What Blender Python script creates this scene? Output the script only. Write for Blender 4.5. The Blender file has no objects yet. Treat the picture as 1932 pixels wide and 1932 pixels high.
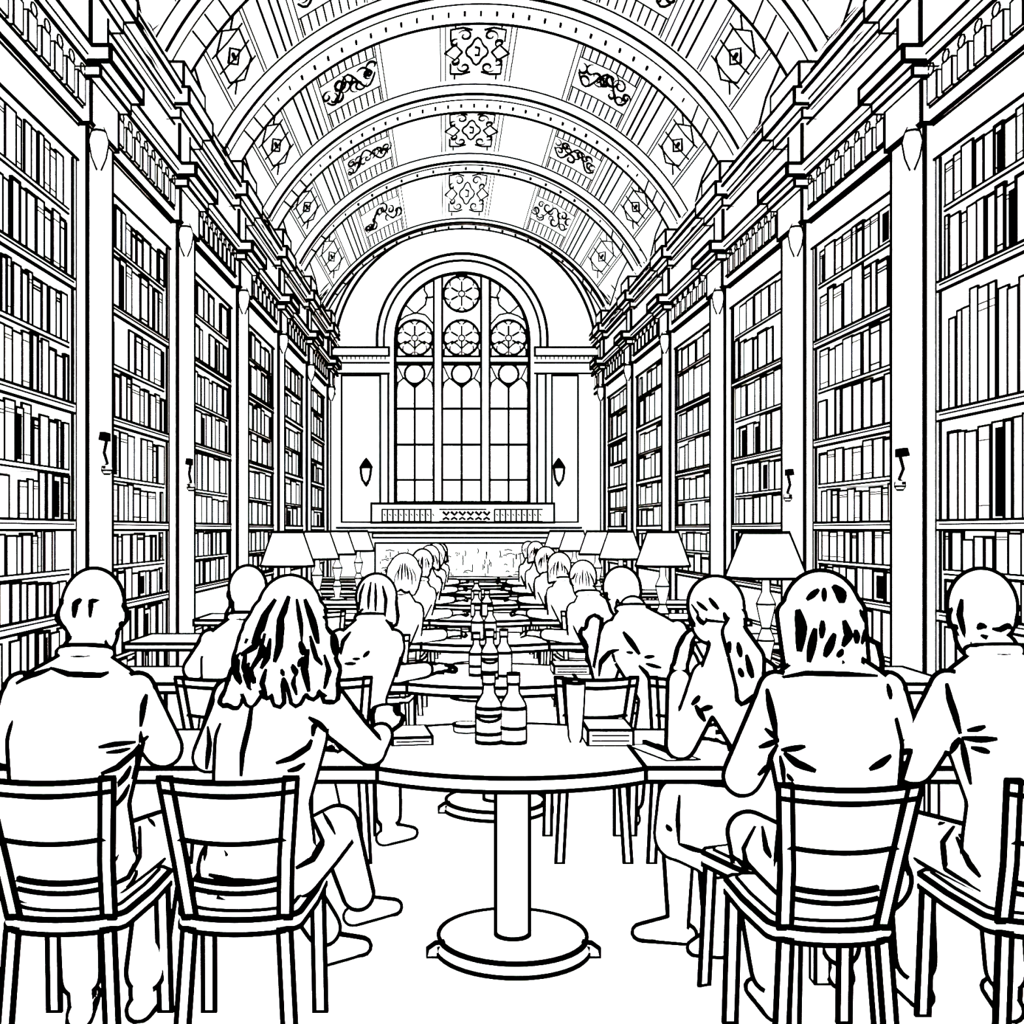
import bpy, math, random
import numpy as np
from mathutils import Vector, noise
from mathutils.bvhtree import BVHTree
random.seed(7)
V = Vector
sc = bpy.context.scene
F = 2060.0
EYE = V((0, 0, 1.56))          # camera point, also the viewpoint for the outline ink
VPX, VPY = 870.0, 1000.0
PI = math.pi

# ------------------------------------------------------------------ materials
def material(name, rgb, rough=0.9):
    m = bpy.data.materials.new(name); m.use_nodes = True
    nt = m.node_tree; b = nt.nodes['Principled BSDF']
    b.inputs['Roughness'].default_value = rough
    b.inputs['Specular IOR Level'].default_value = 0.0
    if rgb[0] > .1:
        n = nt.nodes.new('ShaderNodeTexNoise'); n.inputs['Scale'].default_value = 6
        r = nt.nodes.new('ShaderNodeValToRGB')
        r.color_ramp.elements[0].color = tuple(c * .97 for c in rgb) + (1,)
        r.color_ramp.elements[1].color = tuple(rgb) + (1,)
        nt.links.new(n.outputs['Fac'], r.inputs['Fac']); nt.links.new(r.outputs['Color'], b.inputs['Base Color'])
    else:
        b.inputs['Base Color'].default_value = tuple(rgb) + (1,)
    return m
PAPER = material('white_paint', (.93, .93, .93))
INK = material('black_ink', (0, 0, 0), 1.0)
GLASS = bpy.data.materials.new('clear_glass'); GLASS.use_nodes = True
_nt = GLASS.node_tree; _nt.nodes.remove(_nt.nodes['Principled BSDF'])
_t = _nt.nodes.new('ShaderNodeBsdfTransparent'); _t.inputs[0].default_value = (.97, .97, .97, 1)
_d = _nt.nodes.new('ShaderNodeBsdfDiffuse'); _d.inputs[0].default_value = (.9, .9, .9, 1)
_m = _nt.nodes.new('ShaderNodeMixShader'); _m.inputs[0].default_value = .25
_nt.links.new(_t.outputs[0], _m.inputs[1]); _nt.links.new(_d.outputs[0], _m.inputs[2])
_nt.links.new(_m.outputs[0], _nt.nodes['Material Output'].inputs[0])

# ------------------------------------------------------------------ helpers
def IR(p):
    """half width of a drawn line at point p"""
    d = max(1.5, (V(p) - EYE).length)
    return (4.3 + 5.6 * 3.7 / d) * .5 * d / F
def at(px, py, d):
    return V(((px - VPX) / F * d, d, 1.56 + (VPY - py) / F * d))

class MB:
    def __init__(s): s.v = []; s.f = []; s.m = []
    def add(s, vs, fs, m=0):
        b = len(s.v); s.v.extend(tuple(p) for p in vs)
        s.f.extend(tuple(b + i for i in q) for q in fs); s.m.extend([m] * len(fs))
    def seg(s, a, b, w=1.0, r=None, m=1):
        a, b = V(a), V(b); t = b - a
        if t.length < 1e-5: return
        t.normalize(); ra = r if r else w * IR(a); rb = r if r else w * IR(b)
        u = t.cross(V((0, 0, 1)) if abs(t.z) < .9 else V((1, 0, 0))).normalized(); q = t.cross(u)
        a = a - t * ra * .6; b = b + t * rb * .6; vs = []
        for p, rr in ((a, ra), (b, rb)):
            for k in range(4):
                an = PI / 4 + k * PI / 2; vs.append(p + (u * math.cos(an) + q * math.sin(an)) * rr * 1.2)
        s.add(vs, [(0, 1, 5, 4), (1, 2, 6, 5), (2, 3, 7, 6), (3, 0, 4, 7), (3, 2, 1, 0), (4, 5, 6, 7)], m)
    def line(s, pts, w=1.0, closed=False, n=4, taper=False, r=None, m=1):
        """an inked line along a path: one connected bar"""
        P = [V(p) for p in pts]; N = len(P)
        if N < 2: return
        vs = []; prev = None
        for i, p in enumerate(P):
            t = (P[(i + 1) % N] - P[i - 1]) if closed else (P[min(i + 1, N - 1)] - P[max(i - 1, 0)])
            if t.length < 1e-9: t = V((0, 0, 1))
            t.normalize()
            if prev is None:
                u = t.cross(V((0, 0, 1)) if abs(t.z) < .9 else V((1, 0, 0))).normalized()
            else:
                u = prev - t * prev.dot(t)
                u = u.normalized() if u.length > 1e-6 else t.orthogonal().normalized()
            prev = u; q = t.cross(u)
            rr = (r if r else w * IR(p)) * (1.15 if n == 4 else 1)
            if callable(taper): rr *= taper(i / (N - 1))
            elif taper: rr *= .35 + .75 * math.sin(PI * min(1, max(0, i / (N - 1))))
            for k in range(n):
                an = 2 * PI * (k + .5) / n; vs.append(p + (u * math.cos(an) + q * math.sin(an)) * rr)
        fs = []
        for i in range(N if closed else N - 1):
            j = (i + 1) % N
            for k in range(n): fs.append((i * n + k, i * n + (k + 1) % n, j * n + (k + 1) % n, j * n + k))
        if not closed:
            fs.append(tuple(range(n))[::-1]); fs.append(tuple((N - 1) * n + k for k in range(n)))
        s.add(vs, fs, m)
    def hexa(s, c, w=1.0, edges='all', m=0):
        """c: 8 corners, bottom 4 in order then top 4"""
        s.add(c, [(3, 2, 1, 0), (4, 5, 6, 7), (0, 1, 5, 4), (1, 2, 6, 5), (2, 3, 7, 6), (3, 0, 4, 7)], m)
        if w:
            E = [(0, 1), (1, 2), (2, 3), (3, 0), (4, 5), (5, 6), (6, 7), (7, 4), (0, 4), (1, 5), (2, 6), (3, 7)]
            for i, (a, b) in enumerate(E):
                if edges == 'all' or i in edges: s.seg(c[a], c[b], w)
    def box(s, lo, hi, w=1.0, edges='all', m=0):
        (x0, y0, z0), (x1, y1, z1) = lo, hi
        s.hexa([V(p) for p in ((x0, y0, z0), (x1, y0, z0), (x1, y1, z0), (x0, y1, z0), (x0, y0, z1), (x1, y0, z1), (x1, y1, z1), (x0, y1, z1))], w, edges, m)
    def lathe(s, c, prof, n=32, m=0, w=1.0, rings=(), contour=True, sx=1.0):
        """prof: (radius, z) list; rings: indices inked as rings"""
        c = V(c); vs = []
        for r, z in prof:
            for k in range(n):
                a = 2 * PI * k / n; vs.append(c + V((r * math.cos(a) * sx, r * math.sin(a), z)))
        fs = []
        for i in range(len(prof) - 1):
            for k in range(n): fs.append((i * n + k, i * n + (k + 1) % n, (i + 1) * n + (k + 1) % n, (i + 1) * n + k))
        fs.append(tuple(range(n))[::-1]); fs.append(tuple((len(prof) - 1) * n + k for k in range(n)))
        s.add(vs, fs, m)
        for i in rings:
            s.line(vs[i * n:(i + 1) * n], w, closed=True)
        if contour:   # side lines seen from the camera point
            d = V((c.x - EYE.x, c.y - EYE.y, 0)).normalized(); sd = V((-d.y, d.x, 0))
            for q in (-1, 1):
                s.line([c + V((sd.x * sx * r * q, sd.y * r * q, z)) for r, z in prof if r > 1e-4], w)
    def capsule(s, a, b, ra, rb, n=14, flat=1.0):
        a, b = V(a), V(b); t = b - a; L = t.length
        t = t.normalized() if L > 1e-6 else V((0, 0, 1))
        u = t.cross(V((0, 0, 1)) if abs(t.z) < .95 else V((0, 1, 0))).normalized(); q = u.cross(t)
        vs = []; R = []
        for k in range(0, 5): an = -PI / 2 + k * PI / 8; R.append((a + t * ra * math.sin(an), ra * math.cos(an)))
        for k in range(0, 5): an = k * PI / 8; R.append((b + t * rb * math.sin(an), rb * math.cos(an)))
        for p, r in R:
            r = max(r, .0006)
            for k in range(n):
                an = 2 * PI * k / n; vs.append(p + u * math.cos(an) * r + q * math.sin(an) * r * flat)
        fs = [(i * n + k, i * n + (k + 1) % n, (i + 1) * n + (k + 1) % n, (i + 1) * n + k) for i in range(len(R) - 1) for k in range(n)]
        fs.append(tuple(range(n))[::-1]); fs.append(tuple((len(R) - 1) * n + k for k in range(n)))
        s.add(vs, fs)
    def ellipsoid(s, c, r, yaw=0, pitch=0, n=20, k=12):
        c = V(c); vs = []
        cy, sy, cp, sp = math.cos(yaw), math.sin(yaw), math.cos(pitch), math.sin(pitch)
        for i in range(k + 1):
            ph = -PI / 2 + PI * i / k; cr = max(math.cos(ph), .003)
            for j in range(n):
                a = 2 * PI * j / n
                x, y, z = r[0] * cr * math.cos(a), r[1] * cr * math.sin(a), r[2] * math.sin(ph)
                y, z = y * cp + z * sp, -y * sp + z * cp
                vs.append(c + V((x * cy - y * sy, x * sy + y * cy, z)))
        fs = [(i * n + j, i * n + (j + 1) % n, (i + 1) * n + (j + 1) % n, (i + 1) * n + j) for i in range(k) for j in range(n)]
        fs.append(tuple(range(n))[::-1]); fs.append(tuple(k * n + j for j in range(n)))
        s.add(vs, fs)
    def loft(s, rings, n=28):
        """rings: (centre, side vector with length, front vector with length, squareness)"""
        vs = []
        for c, a, b in rings:
            c, a, b = V(c), V(a), V(b)
            for k in range(n):
                t = 2 * PI * k / n; ct, st = math.cos(t), math.sin(t)
                e = .82
                vs.append(c + a * math.copysign(abs(ct) ** e, ct) + b * math.copysign(abs(st) ** e, st))
        fs = [(i * n + k, i * n + (k + 1) % n, (i + 1) * n + (k + 1) % n, (i + 1) * n + k) for i in range(len(rings) - 1) for k in range(n)]
        fs.append(tuple(range(n))[::-1]); fs.append(tuple((len(rings) - 1) * n + k for k in range(n)))
        s.add(vs, fs)
    def mesh(s, name, org=(0, 0, 0), smooth=False):
        me = bpy.data.meshes.new(name); o = V(org)
        me.from_pydata([(p[0] - o.x, p[1] - o.y, p[2] - o.z) for p in s.v], [], s.f)
        me.materials.append(PAPER); me.materials.append(INK); me.materials.append(GLASS)
        me.polygons.foreach_set('material_index', s.m)
        if smooth: me.polygons.foreach_set('use_smooth', [True] * len(me.polygons))
        me.update(); return me
    def build(s, name, parent=None, smooth=False, loc=None):
        org = parent_world(parent) if parent else V(loc or (0, 0, 0))
        o = bpy.data.objects.new(name, s.mesh(name, org, smooth)); sc.collection.objects.link(o)
        if parent: o.parent = parent
        else: o.location = org
        return o
def parent_world(p):
    w = V((0, 0, 0))
    while p is not None: w += p.location; p = p.parent
    return w
def tag(o, label, cat, group=None):
    o['label'] = label; o['category'] = cat
    if group: o['group'] = group
    return o
def thing(name, label, cat, loc, group=None):
    o = bpy.data.objects.new(name, None); sc.collection.objects.link(o); o.location = V(loc)
    o.empty_display_size = .1
    return tag(o, label, cat, group)
def struct(name, mb, smooth=False):
    o = mb.build(name, smooth=smooth); o['kind'] = 'structure'; return o

# contour ink on a rounded surface: the ridge where the surface turns away from the camera point
def contour_chains(co, tris, nrm, eye, minlen):
    g = ((co - np.array(eye)) * nrm).sum(1)
    s = g > 0
    st = s[tris]; mix = (st.any(1)) & (~st.all(1))
    adj = {}; pts = {}
    def ep(a, b):
        k = (a, b) if a < b else (b, a)
        if k not in pts:
            ga, gb = g[k[0]], g[k[1]]; t = ga / (ga - gb)
            pts[k] = co[k[0]] * (1 - t) + co[k[1]] * t
        return k
    for tr in tris[mix]:
        ks = []
        for i in range(3):
            a, b = int(tr[i]), int(tr[(i + 1) % 3])
            if s[a] != s[b]: ks.append(ep(a, b))
        if len(ks) == 2:
            adj.setdefault(ks[0], []).append(ks[1]); adj.setdefault(ks[1], []).append(ks[0])
    seen = set(); out = []
    starts = [k for k in adj if len(adj[k]) == 1] + list(adj)
    for k in starts:
        if k in seen: continue
        ch = [k]; seen.add(k); cur = k
        while True:
            nx = [q for q in adj[cur] if q not in seen]
            if not nx: break
            cur = nx[0]; seen.add(cur); ch.append(cur)
        closed = len(ch) > 3 and ch[0] in adj[ch[-1]]
        P = np.array([pts[q] for q in ch])
        if len(P) < 3: continue
        L = np.linalg.norm(np.diff(P, axis=0), axis=1).sum()
        if L < minlen: continue
        for _ in range(3):                       # smooth the path
            Q = P.copy(); Q[1:-1] = (P[:-2] + 2 * P[1:-1] + P[2:]) / 4; P = Q
        # thin out
        keep = [0]
        for i in range(1, len(P)):
            if np.linalg.norm(P[i] - P[keep[-1]]) > .012 or i == len(P) - 1: keep.append(i)
        out.append(([V(P[i]) for i in keep], closed))
    return out
DG = []
def organic(pieces, name, parent, voxel=.01, smooth=4, w=1.0, minlen=.05, ink=True, strokes=()):
    """union of the pieces as ONE continuous surface, with its contour ink"""
    me0 = pieces.mesh('tmp'); ob = bpy.data.objects.new('tmp', me0); sc.collection.objects.link(ob)
    md = ob.modifiers.new('r', 'REMESH'); md.mode = 'VOXEL'; md.voxel_size = voxel
    if smooth:
        ms = ob.modifiers.new('s', 'SMOOTH'); ms.factor = .5; ms.iterations = smooth
    dg = bpy.context.evaluated_depsgraph_get(); dg.update()
    ev = ob.evaluated_get(dg); me = bpy.data.meshes.new_from_object(ev)
    bpy.data.objects.remove(ob); bpy.data.meshes.remove(me0)
    nv = len(me.vertices); co = np.empty(nv * 3); me.vertices.foreach_get('co', co); co = co.reshape(-1, 3)
    nr = np.empty(nv * 3); me.vertices.foreach_get('normal', nr); nr = nr.reshape(-1, 3)
    me.calc_loop_triangles()
    tr = np.empty(len(me.loop_triangles) * 3, dtype=np.int32); me.loop_triangles.foreach_get('vertices', tr); tr = tr.reshape(-1, 3)
    mb = MB(); faces = [tuple(p.vertices) for p in me.polygons]
    mb.add([tuple(c) for c in co], faces)
    bpy.data.meshes.remove(me)
    nf = len(faces)
    if ink:
        for P, cl in contour_chains(co, tr, nr, tuple(EYE), minlen):
            mb.line(P, w * 1.4, closed=cl)
    if strokes:
        bv = BVHTree.FromPolygons([V(c) for c in co], faces)
        marks(mb, bv, strokes)
    o = mb.build(name, parent)
    sm = [True] * nf + [False] * (len(o.data.polygons) - nf)
    o.data.polygons.foreach_set('use_smooth', sm)
    return o
def marks(mb, bv, strokes):
    """folds and locks: raised dark ridges laid on the surface where the photo shows them"""
    for st in strokes:
        w = st[0]; pts = st[1:]; P = []
        n = len(pts)
        for i in range(n - 1):
            for j in range(4):
                t = j / 4
                P.append((pts[i][0] * (1 - t) + pts[i + 1][0] * t, pts[i][1] * (1 - t) + pts[i + 1][1] * t))
        P.append(pts[-1]); cur = []
        def flush(c):
            if len(c) > 2:
                wf = w
                mb.line(c, wf, taper=lambda t: .55 + .6 * math.sin(PI * t))
        for x, y in P:
            d = V(((x - VPX) / F, 1, (VPY - y) / F)).normalized()
            h = bv.ray_cast(EYE, d)
            if h[0] is None or (cur and (h[0] - cur[-1]).length > .12):
                flush(cur); cur = []
                if h[0] is None: continue
            cur.append(h[0] - d * .002)
        flush(cur)

# ------------------------------------------------------------------ hall geometry
YE = 25.4                                    # end wall
def WX(s, y):
    return -3.0 if s < 0 else 3.69 - .0315 * (y - 8.77)
def wp(s, y, p, z):                          # p: how far the point stands proud of the bookcase line
    return V((WX(s, y) - s * p, y, z))
PIERS = [(5.9, 6.5), (8.5, 9.1), (11.2, 11.9), (14.2, 14.9), (17.4, 17.95), (20.6, 21.1), (23.8, 24.25)]
BAYS = [(6.5, 8.5), (9.1, 11.2), (11.9, 14.2), (14.9, 17.4), (17.95, 20.6), (21.1, 23.8), (24.25, 25.4)]
Y0 = 4.6
def wbox(mb, s, y0, y1, p0, p1, z0, z1, w=1.0, edges='all', n=1):
    for i in range(n):
        a = y0 + (y1 - y0) * i / n; b = y0 + (y1 - y0) * (i + 1) / n
        mb.hexa([wp(s, a, p0, z0), wp(s, a, p1, z0), wp(s, b, p1, z0), wp(s, b, p0, z0), wp(s, a, p0, z1), wp(s, a, p1, z1), wp(s, b, p1, z1), wp(s, b, p0, z1)], w, edges)
# floor
mb = MB(); mb.box((-4.2, -2.5, -.1), (4.8, YE + .3, 0), 0); struct('floor', mb)
H0, ZC = 4.72, 4.66                          # top of the bookcases, height of the vault's centre
def vx(y): return (WX(1, y) + WX(-1, y)) / 2
def vr(y): return (WX(1, y) - WX(-1, y)) / 2 + .62
def zc(y): return 4.68 + .03 * min(10, max(0, y - 14.5))
# walls behind the bookcases, and the band above the cornice
for s, nm in ((-1, 'left'), (1, 'right')):
    mb = MB(); wbox(mb, s, Y0, YE, -.6, -.5, 0, 7.2, 0)
    wbox(mb, s, Y0, YE, -.5, .0, 5.28, 6.4, 0)
    struct('wall_' + nm, mb)
TN = [0]
def trim(mb):
    TN[0] += 1; return struct('trim_%d' % TN[0], mb)
for s in (-1, 1):
    for (a, b) in PIERS:                     # pilasters between the bookcases
        if b < Y0: continue
        mb = MB()
        wbox(mb, s, a, b, -.5, .09, 0, H0, 1.1)
        trim(mb)
        mb = MB()                            # small pendant bracket at the head of the pilaster
        c = wp(s, a + .06, .16, H0 - .12)
        mb.lathe(c, [(.012, -.22), (.05, -.12), (.07, 0), (.05, .08), (.03, .12)], 12, rings=(3,), w=.8)
        trim(mb)
    # entablature
    mb = MB()
    wbox(mb, s, Y0, YE, -.5, .06, H0, H0 + .12, 1.0, (1, 5))
    wbox(mb, s, Y0, YE, -.5, .03, H0 + .12, H0 + .40, 0)
    wbox(mb, s, Y0, YE, -.5, .13, H0 + .42, H0 + .50, .9, (1, 5))
    wbox(mb, s, Y0, YE, -.5, .16, H0 + .50, H0 + .56, 1.1, (5,))
    trim(mb)
    mb = MB(); y = Y0 + .1                    # dentils with little round leaves between
    while y < YE - .3:
        st = .24 if y < 15 else .34
        wbox(mb, s, y, y + st * .62, .03, .09, H0 + .13, H0 + .34, .55)
        c = wp(s, y + st * .31, .10, H0 + .375)
        mb.line([c + V((0, math.cos(t) * .055, math.sin(t) * .045)) for t in [i * PI / 4 for i in range(8)]], .5, closed=True)
        y += st
    trim(mb)
    for (a, b) in PIERS:
        if b < Y0: continue
        mb = MB()                            # the cornice breaks forward over each pilaster
        wbox(mb, s, a - .08, b + .08, 0, .22, H0 + .34, H0 + .42, .9)
        wbox(mb, s, a - .12, b + .12, 0, .31, H0 + .44, H0 + .56, 1.2)
        wbox(mb, s, a - .03, b + .03, .02, .13, H0 + .0, H0 + .34, 1.0)
        trim(mb)
        mb = MB()                            # short upper pier
        wbox(mb, s, a + .05, a + .45, -.1, .10, H0 + .56, H0 + 1.05, 1.1)
        trim(mb)
        mb = MB()                            # impost under the rib
        wbox(mb, s, a - .1, b + .1, -.2, .15, H0 + 1.03, H0 + 1.13, .8)
        wbox(mb, s, a - .16, b + .16, -.2, .25, H0 + 1.15, H0 + 1.32, 1.0)
        wbox(mb, s, a - .10, b + .10, -.2, .18, H0 + 1.34, H0 + 1.60, .9)
        trim(mb)
    mb = MB()                                # long upper moulding
    for p, z0, z1, w in ((.05, 1.02, 1.12, .7), (.10, 1.12, 1.20, .7), (.17, 1.26, 1.36, .9), (.06, 1.36, 1.52, .6)):
        wbox(mb, s, Y0, YE, -.3, p, H0 + z0, H0 + z1, w, (1, 5))
    trim(mb)
    mb = MB()                                # loose hatching cut in the mouldings near each pier
    for (a, b) in PIERS[1:]:
        for k in range(7):
            y = b + .25 + random.random() * .9; z = H0 + 1.06 + random.random() * .4
            L = .25 + .5 * random.random()
            mb.line([wp(s, y, .19, z), wp(s, y + L * .5, .192, z + .01), wp(s, y + L, .19, z)], .4, taper=True)
        for k in range(9):
            y = a - .3 + random.random() * 1.2; z = H0 + 1.6 + random.random() * .5
            ang = math.acos(min(1, max(-1, (z - zc(y)) / vr(y))))
            P = [V((vx(y) + s * (vr(y) - .03) * math.sin(ang - t * .02), y + t * .05, zc(y) + (vr(y) - .03) * math.cos(ang - t * .02))) for t in range(int(3 + random.random() * 5))]
            mb.line(P, .45, taper=True)
    trim(mb)

# vault
def vp(y, deg, off=0):
    a = math.radians(deg); r = vr(y) + off
    return V((vx(y) + r * math.sin(a), y, zc(y) + r * math.cos(a)))
SPR = 62
mb = MB()
NA = 64; ys = [Y0 + (YE + .1 - Y0) * i / 24 for i in range(25)]
vs = []
for off in (0, .25):
    for y in ys:
        for k in range(NA + 1): vs.append(vp(y, -92 + 184 * k / NA, off))
fs = []; M = NA + 1; T = M * len(ys)
for i in range(len(ys) - 1):
    for k in range(NA):
        q = (i * M + k, i * M + k + 1, (i + 1) * M + k + 1, (i + 1) * M + k)
        fs.append(q); fs.append(tuple(T + x for x in q[::-1]))
mb.add(vs, fs); struct('ceiling', mb, True)
RIBS = [(a - .05, b + .02) for a, b in PIERS] + [(YE - .45, YE)]
RIBS[3] = (13.95, 14.72); RIBS[4] = (17.2, 17.95); RIBS[5] = (20.5, 21.1)
for ri, (a, b) in enumerate(RIBS):
    if b < Y0 or ri == 6: continue
    mb = MB(); n = 72; dr = -.16 if ri < 7 else -.1
    vs = []
    for k in range(n + 1):
        d = -SPR + 2 * SPR * k / n
        vs += [vp(a, d, 0.02), vp(a, d, dr), vp(b, d, dr), vp(b, d, .02)]
    fs = []
    for k in range(n):
        for j in range(3): fs.append((k * 4 + j, k * 4 + j + 1, (k + 1) * 4 + j + 1, (k + 1) * 4 + j))
    mb.add(vs, fs)
    for y, o_, w in ((a, 0, .9), (a, dr, .9), (b, dr, 1.1), (a + (b - a) * .3, dr, .55), (b + .12, 0, .7)):
        mb.line([vp(y, -SPR + 2 * SPR * k / n, o_ - .005) for k in range(n + 1)], w)
    k = 0
    for d in np.arange(-SPR + 6, SPR - 5, 3.3 if ri < 5 else 5):     # rosettes on the soffit
        ym = a + (b - a) * .62
        if abs(d) < 48:
            mb.line([vp(ym - .05, d, dr - .01), vp(ym + .05, d, dr - .01)], .9 if abs(d) < 40 else .6)
        else:
            mb.line([vp(a + (b - a) * .35, d, dr - .01), vp(b, d + .8, dr - .01)], .6)
    trim(mb)
def curl(mb, f, cx, cy, R, w, turns=1.3, ph=0, sgn=1):
    P = []
    n = 14
    for i in range(n):
        t = i / (n - 1); a = ph + sgn * t * turns * 2 * PI; r = R * (1 - .75 * t)
        P.append(f(cx + r * math.cos(a), cy + r * math.sin(a)))
    mb.line(P, w, taper=True)
def panel(mb, y0, y1, d0, d1, big, flip, w):
    """carved panel of the vault: u along the arc, v along the hall, both 0..1"""
    f = lambda u, v: vp(y0 + (y1 - y0) * v, d0 + (d1 - d0) * u, -.02)
    for u in (0, .07, .93, 1): mb.line([f(u, 0), f(u, .5), f(u, 1)], w * .6)
    if big == 'centre':
        for sx in (-1, 1):
            for sy in (-1, 1):
                curl(mb, f, .5 + sx * .17, .5 + sy * .27, .1, w, 1.1, PI / 2 * (1 - sx) + .5, sx * sy)
                curl(mb, f, .5 + sx * .3, .5 + sy * .16, .07, w * 1.3, .9, PI / 2 * (1 - sx) + 2, -sx * sy)
                mb.line([f(.5 + sx * .08, .5 + sy * .36), f(.5 + sx * .2, .5 + sy * .40), f(.5 + sx * .36, .5 + sy * .38), f(.5 + sx * .36, .5 + sy * .2)], w)
                mb.line([f(.5 + sx * .3, .5 + sy * .42), f(.5 + sx * .3, .5 + sy * .48)], w)
            mb.line([f(.5 + sx * .44, .5), f(.5 + sx * .3, .5 - .13), f(.5 + sx * .2, .5), f(.5 + sx * .3, .5 + .13)], w, closed=True)
        mb.line([f(.5 + .13 * math.cos(t) * (1 + .18 * math.cos(4 * t)), .5 + .2 * math.sin(t) * (1 + .18 * math.cos(4 * t))) for t in [i * PI / 10 for i in range(20)]], w, closed=True)
        mb.line([f(.47, .42), f(.53, .44), f(.53, .56), f(.47, .56)], w * 1.1)
    elif big == 'scroll':
        for i in range(9):                    # coffer ribs across the top and bottom of the panel
            u = .1 + .8 * i / 8
            mb.line([f(u, .02), f(u, .27)], w * .8); mb.line([f(u, .75), f(u, .98)], w * .8)
        mb.line([f(.08, .28), f(.5, .27), f(.92, .28)], w * .6); mb.line([f(.08, .74), f(.5, .75), f(.92, .74)], w * .6)
        rr = random.Random(int(y0 * 10) + int(d0))
        for i in range(11):
            curl(mb, f, .14 + .72 * i / 10, .5 + rr.uniform(-.12, .12), rr.uniform(.06, .12), w * rr.uniform(.8, 1.5), rr.uniform(.6, 1.4), rr.uniform(0, 6), rr.choice((-1, 1)))
        mb.line([f(.12 + .76 * t, .5 + .16 * math.sin(t * 9)) for t in [i / 16 for i in range(17)]], w)
    else:
        for i in range(4):
            v = .05 + .9 * i / 4
            mb.line([f(.1, v), f(.5, v + .03), f(.9, v)], w * .7)
        mb.line([f(.2, .3), f(.5, .15), f(.8, .3), f(.8, .7), f(.5, .85), f(.2, .7)], w * .9, closed=True)
        mb.line([f(.35, .5), f(.5, .38), f(.65, .5), f(.5, .62)], w * 1.1, closed=True); mb.line([f(.5, .46), f(.5, .54)], w * 1.6)
        mb.line([f(.2, .12), f(.35, .22), f(.2, .3)], w); mb.line([f(.8, .7), f(.66, .78), f(.8, .88)], w)
for i in range(len(RIBS) - 1):
    if i == 6: continue
    y0 = RIBS[i][1] + .1; j = i + 1 if i + 1 != 6 else 7
    y1 = RIBS[j][0] - .08
    if i == 0: continue
    w = [0, .75, .75, .7, .6, .5][i]
    mb = MB()
    if i != 1: panel(mb, y0 + .15, y1 - .15, -8.0, 8.0, 'centre', 1, w)
    for sg in (-1, 1):
        panel(mb, y0, y1, sg * 21, sg * 37, 'scroll', sg, w)
        for d in (38.5, 40, 42): mb.line([vp(y0, sg * d, -.01), vp(y1, sg * d, -.01)], w)
        panel(mb, y0, y1, sg * 45, sg * 55, 'small', sg, w)
        mb.line([vp(y0, sg * 57, -.01), vp((y0 + y1) / 2, sg * 59, -.01), vp(y1, sg * 63, -.01)], w)
    trim(mb)

# ------------------------------------------------------------------ end wall and window
K = F / YE
def ex(px): return (px - VPX) / K
def ez(py): return 1.56 + (VPY - py) / K
WCX = ex(872); RW = (1002 - 743) / 2 / K; ZS = ez(640)     # window opening: half width and springing
WB, WT = ez(950), ZS + RW * 1.0
mb = MB(); n = 36
# wall face with the arched opening cut out
def arch(r, z, n=36): return [V((WCX - r * math.cos(PI * i / n), YE, z + r * 1.0 * math.sin(PI * i / n))) for i in range(n + 1)]
XL, XR_ = -3.6, 3.9
inner = [V((WCX - RW, YE, WB))] + arch(RW, ZS) + [V((WCX + RW, YE, WB))]
outer = [V((XL, YE, WB))]
for i in range(n + 1):
    t = i / n
    if t < .25: outer.append(V((XL, YE, ZS + (8.6 - ZS) * t / .25)))
    elif t > .75: outer.append(V((XR_, YE, ZS + (8.6 - ZS) * (1 - t) / .25)))
    else: outer.append(V((XL + (XR_ - XL) * (t - .25) / .5, YE, 8.6)))
outer.append(V((XR_, YE, WB)))
m_ = len(inner)
back = [p + V((0, .35, 0)) for p in inner]
mb.add(inner + outer + back, [(i, i + 1, m_ + i + 1, m_ + i) for i in range(m_ - 1)] + [(i + 1, i, 2 * m_ + i, 2 * m_ + i + 1) for i in range(m_ - 1)])
mb.box((XL, YE, 0), (XR_, YE + .35, WB), 0)
mb.box((WCX - RW, YE, WB - .02), (WCX + RW, YE + .35, WB), 0)
struct('wall_back', mb)
# mouldings of the end wall
mb = MB()
for r, w in ((RW + .22, 1.0), (RW + .38, 1.2)):
    P = [V((WCX - r, YE, ZS - .3))] + arch(r, ZS) + [V((WCX + r, YE, ZS - .3))]
    mb.line([p + V((0, -.06, 0)) for p in P], w)
rin = [p + V((0, -.05, 0)) for p in arch(RW + .10, ZS)]; rout = [p + V((0, -.05, 0)) for p in arch(RW + .38, ZS)]
mb.add(rin + rout + [p + V((0, .05, 0)) for p in rout], [(i, i + 1, n + 2 + i, n + 1 + i) for i in range(n)] + [(n + 1 + i, n + 2 + i, 2 * n + 3 + i, 2 * n + 2 + i) for i in range(n)])
trim(mb)
mb = MB()                                     # lunette ring
c = V((ex(878), YE - .03, ez(672)))
for r in (247, 258, 280):
    mb.line([c + V((-r / K * math.cos(PI * i / 50), 0, r / K * math.sin(PI * i / 50))) for i in range(3, 48)], 1.1 if r == 247 else .9)
trim(mb)
for xa, xb in ((628, 735), (1008, 1128)):     # side entablatures
    mb = MB()
    mb.box((ex(xa), YE - .12, ez(706)), (ex(xb), YE, ez(686)), .8, (0, 4))
    mb.box((ex(xa), YE - .2, ez(674)), (ex(xb), YE, ez(658)), .9, (0, 4, 8, 9))
    mb.box((ex(xa), YE - .1, ez(686)), (ex(xb), YE, ez(674)), 0)
    x = xa + 4
    while x < xb - 4:
        mb.seg((ex(x), YE - .21, ez(675)), (ex(x), YE - .21, ez(680)), .45); x += 8
    trim(mb)
for xs in ((718, 733), (1013, 1029)):         # flat pilasters beside the window
    mb = MB(); mb.box((ex(xs[0]), YE - .08, WB - .1), (ex(xs[1]), YE, ez(706)), 1.0, (4, 8, 9)); trim(mb)
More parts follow.
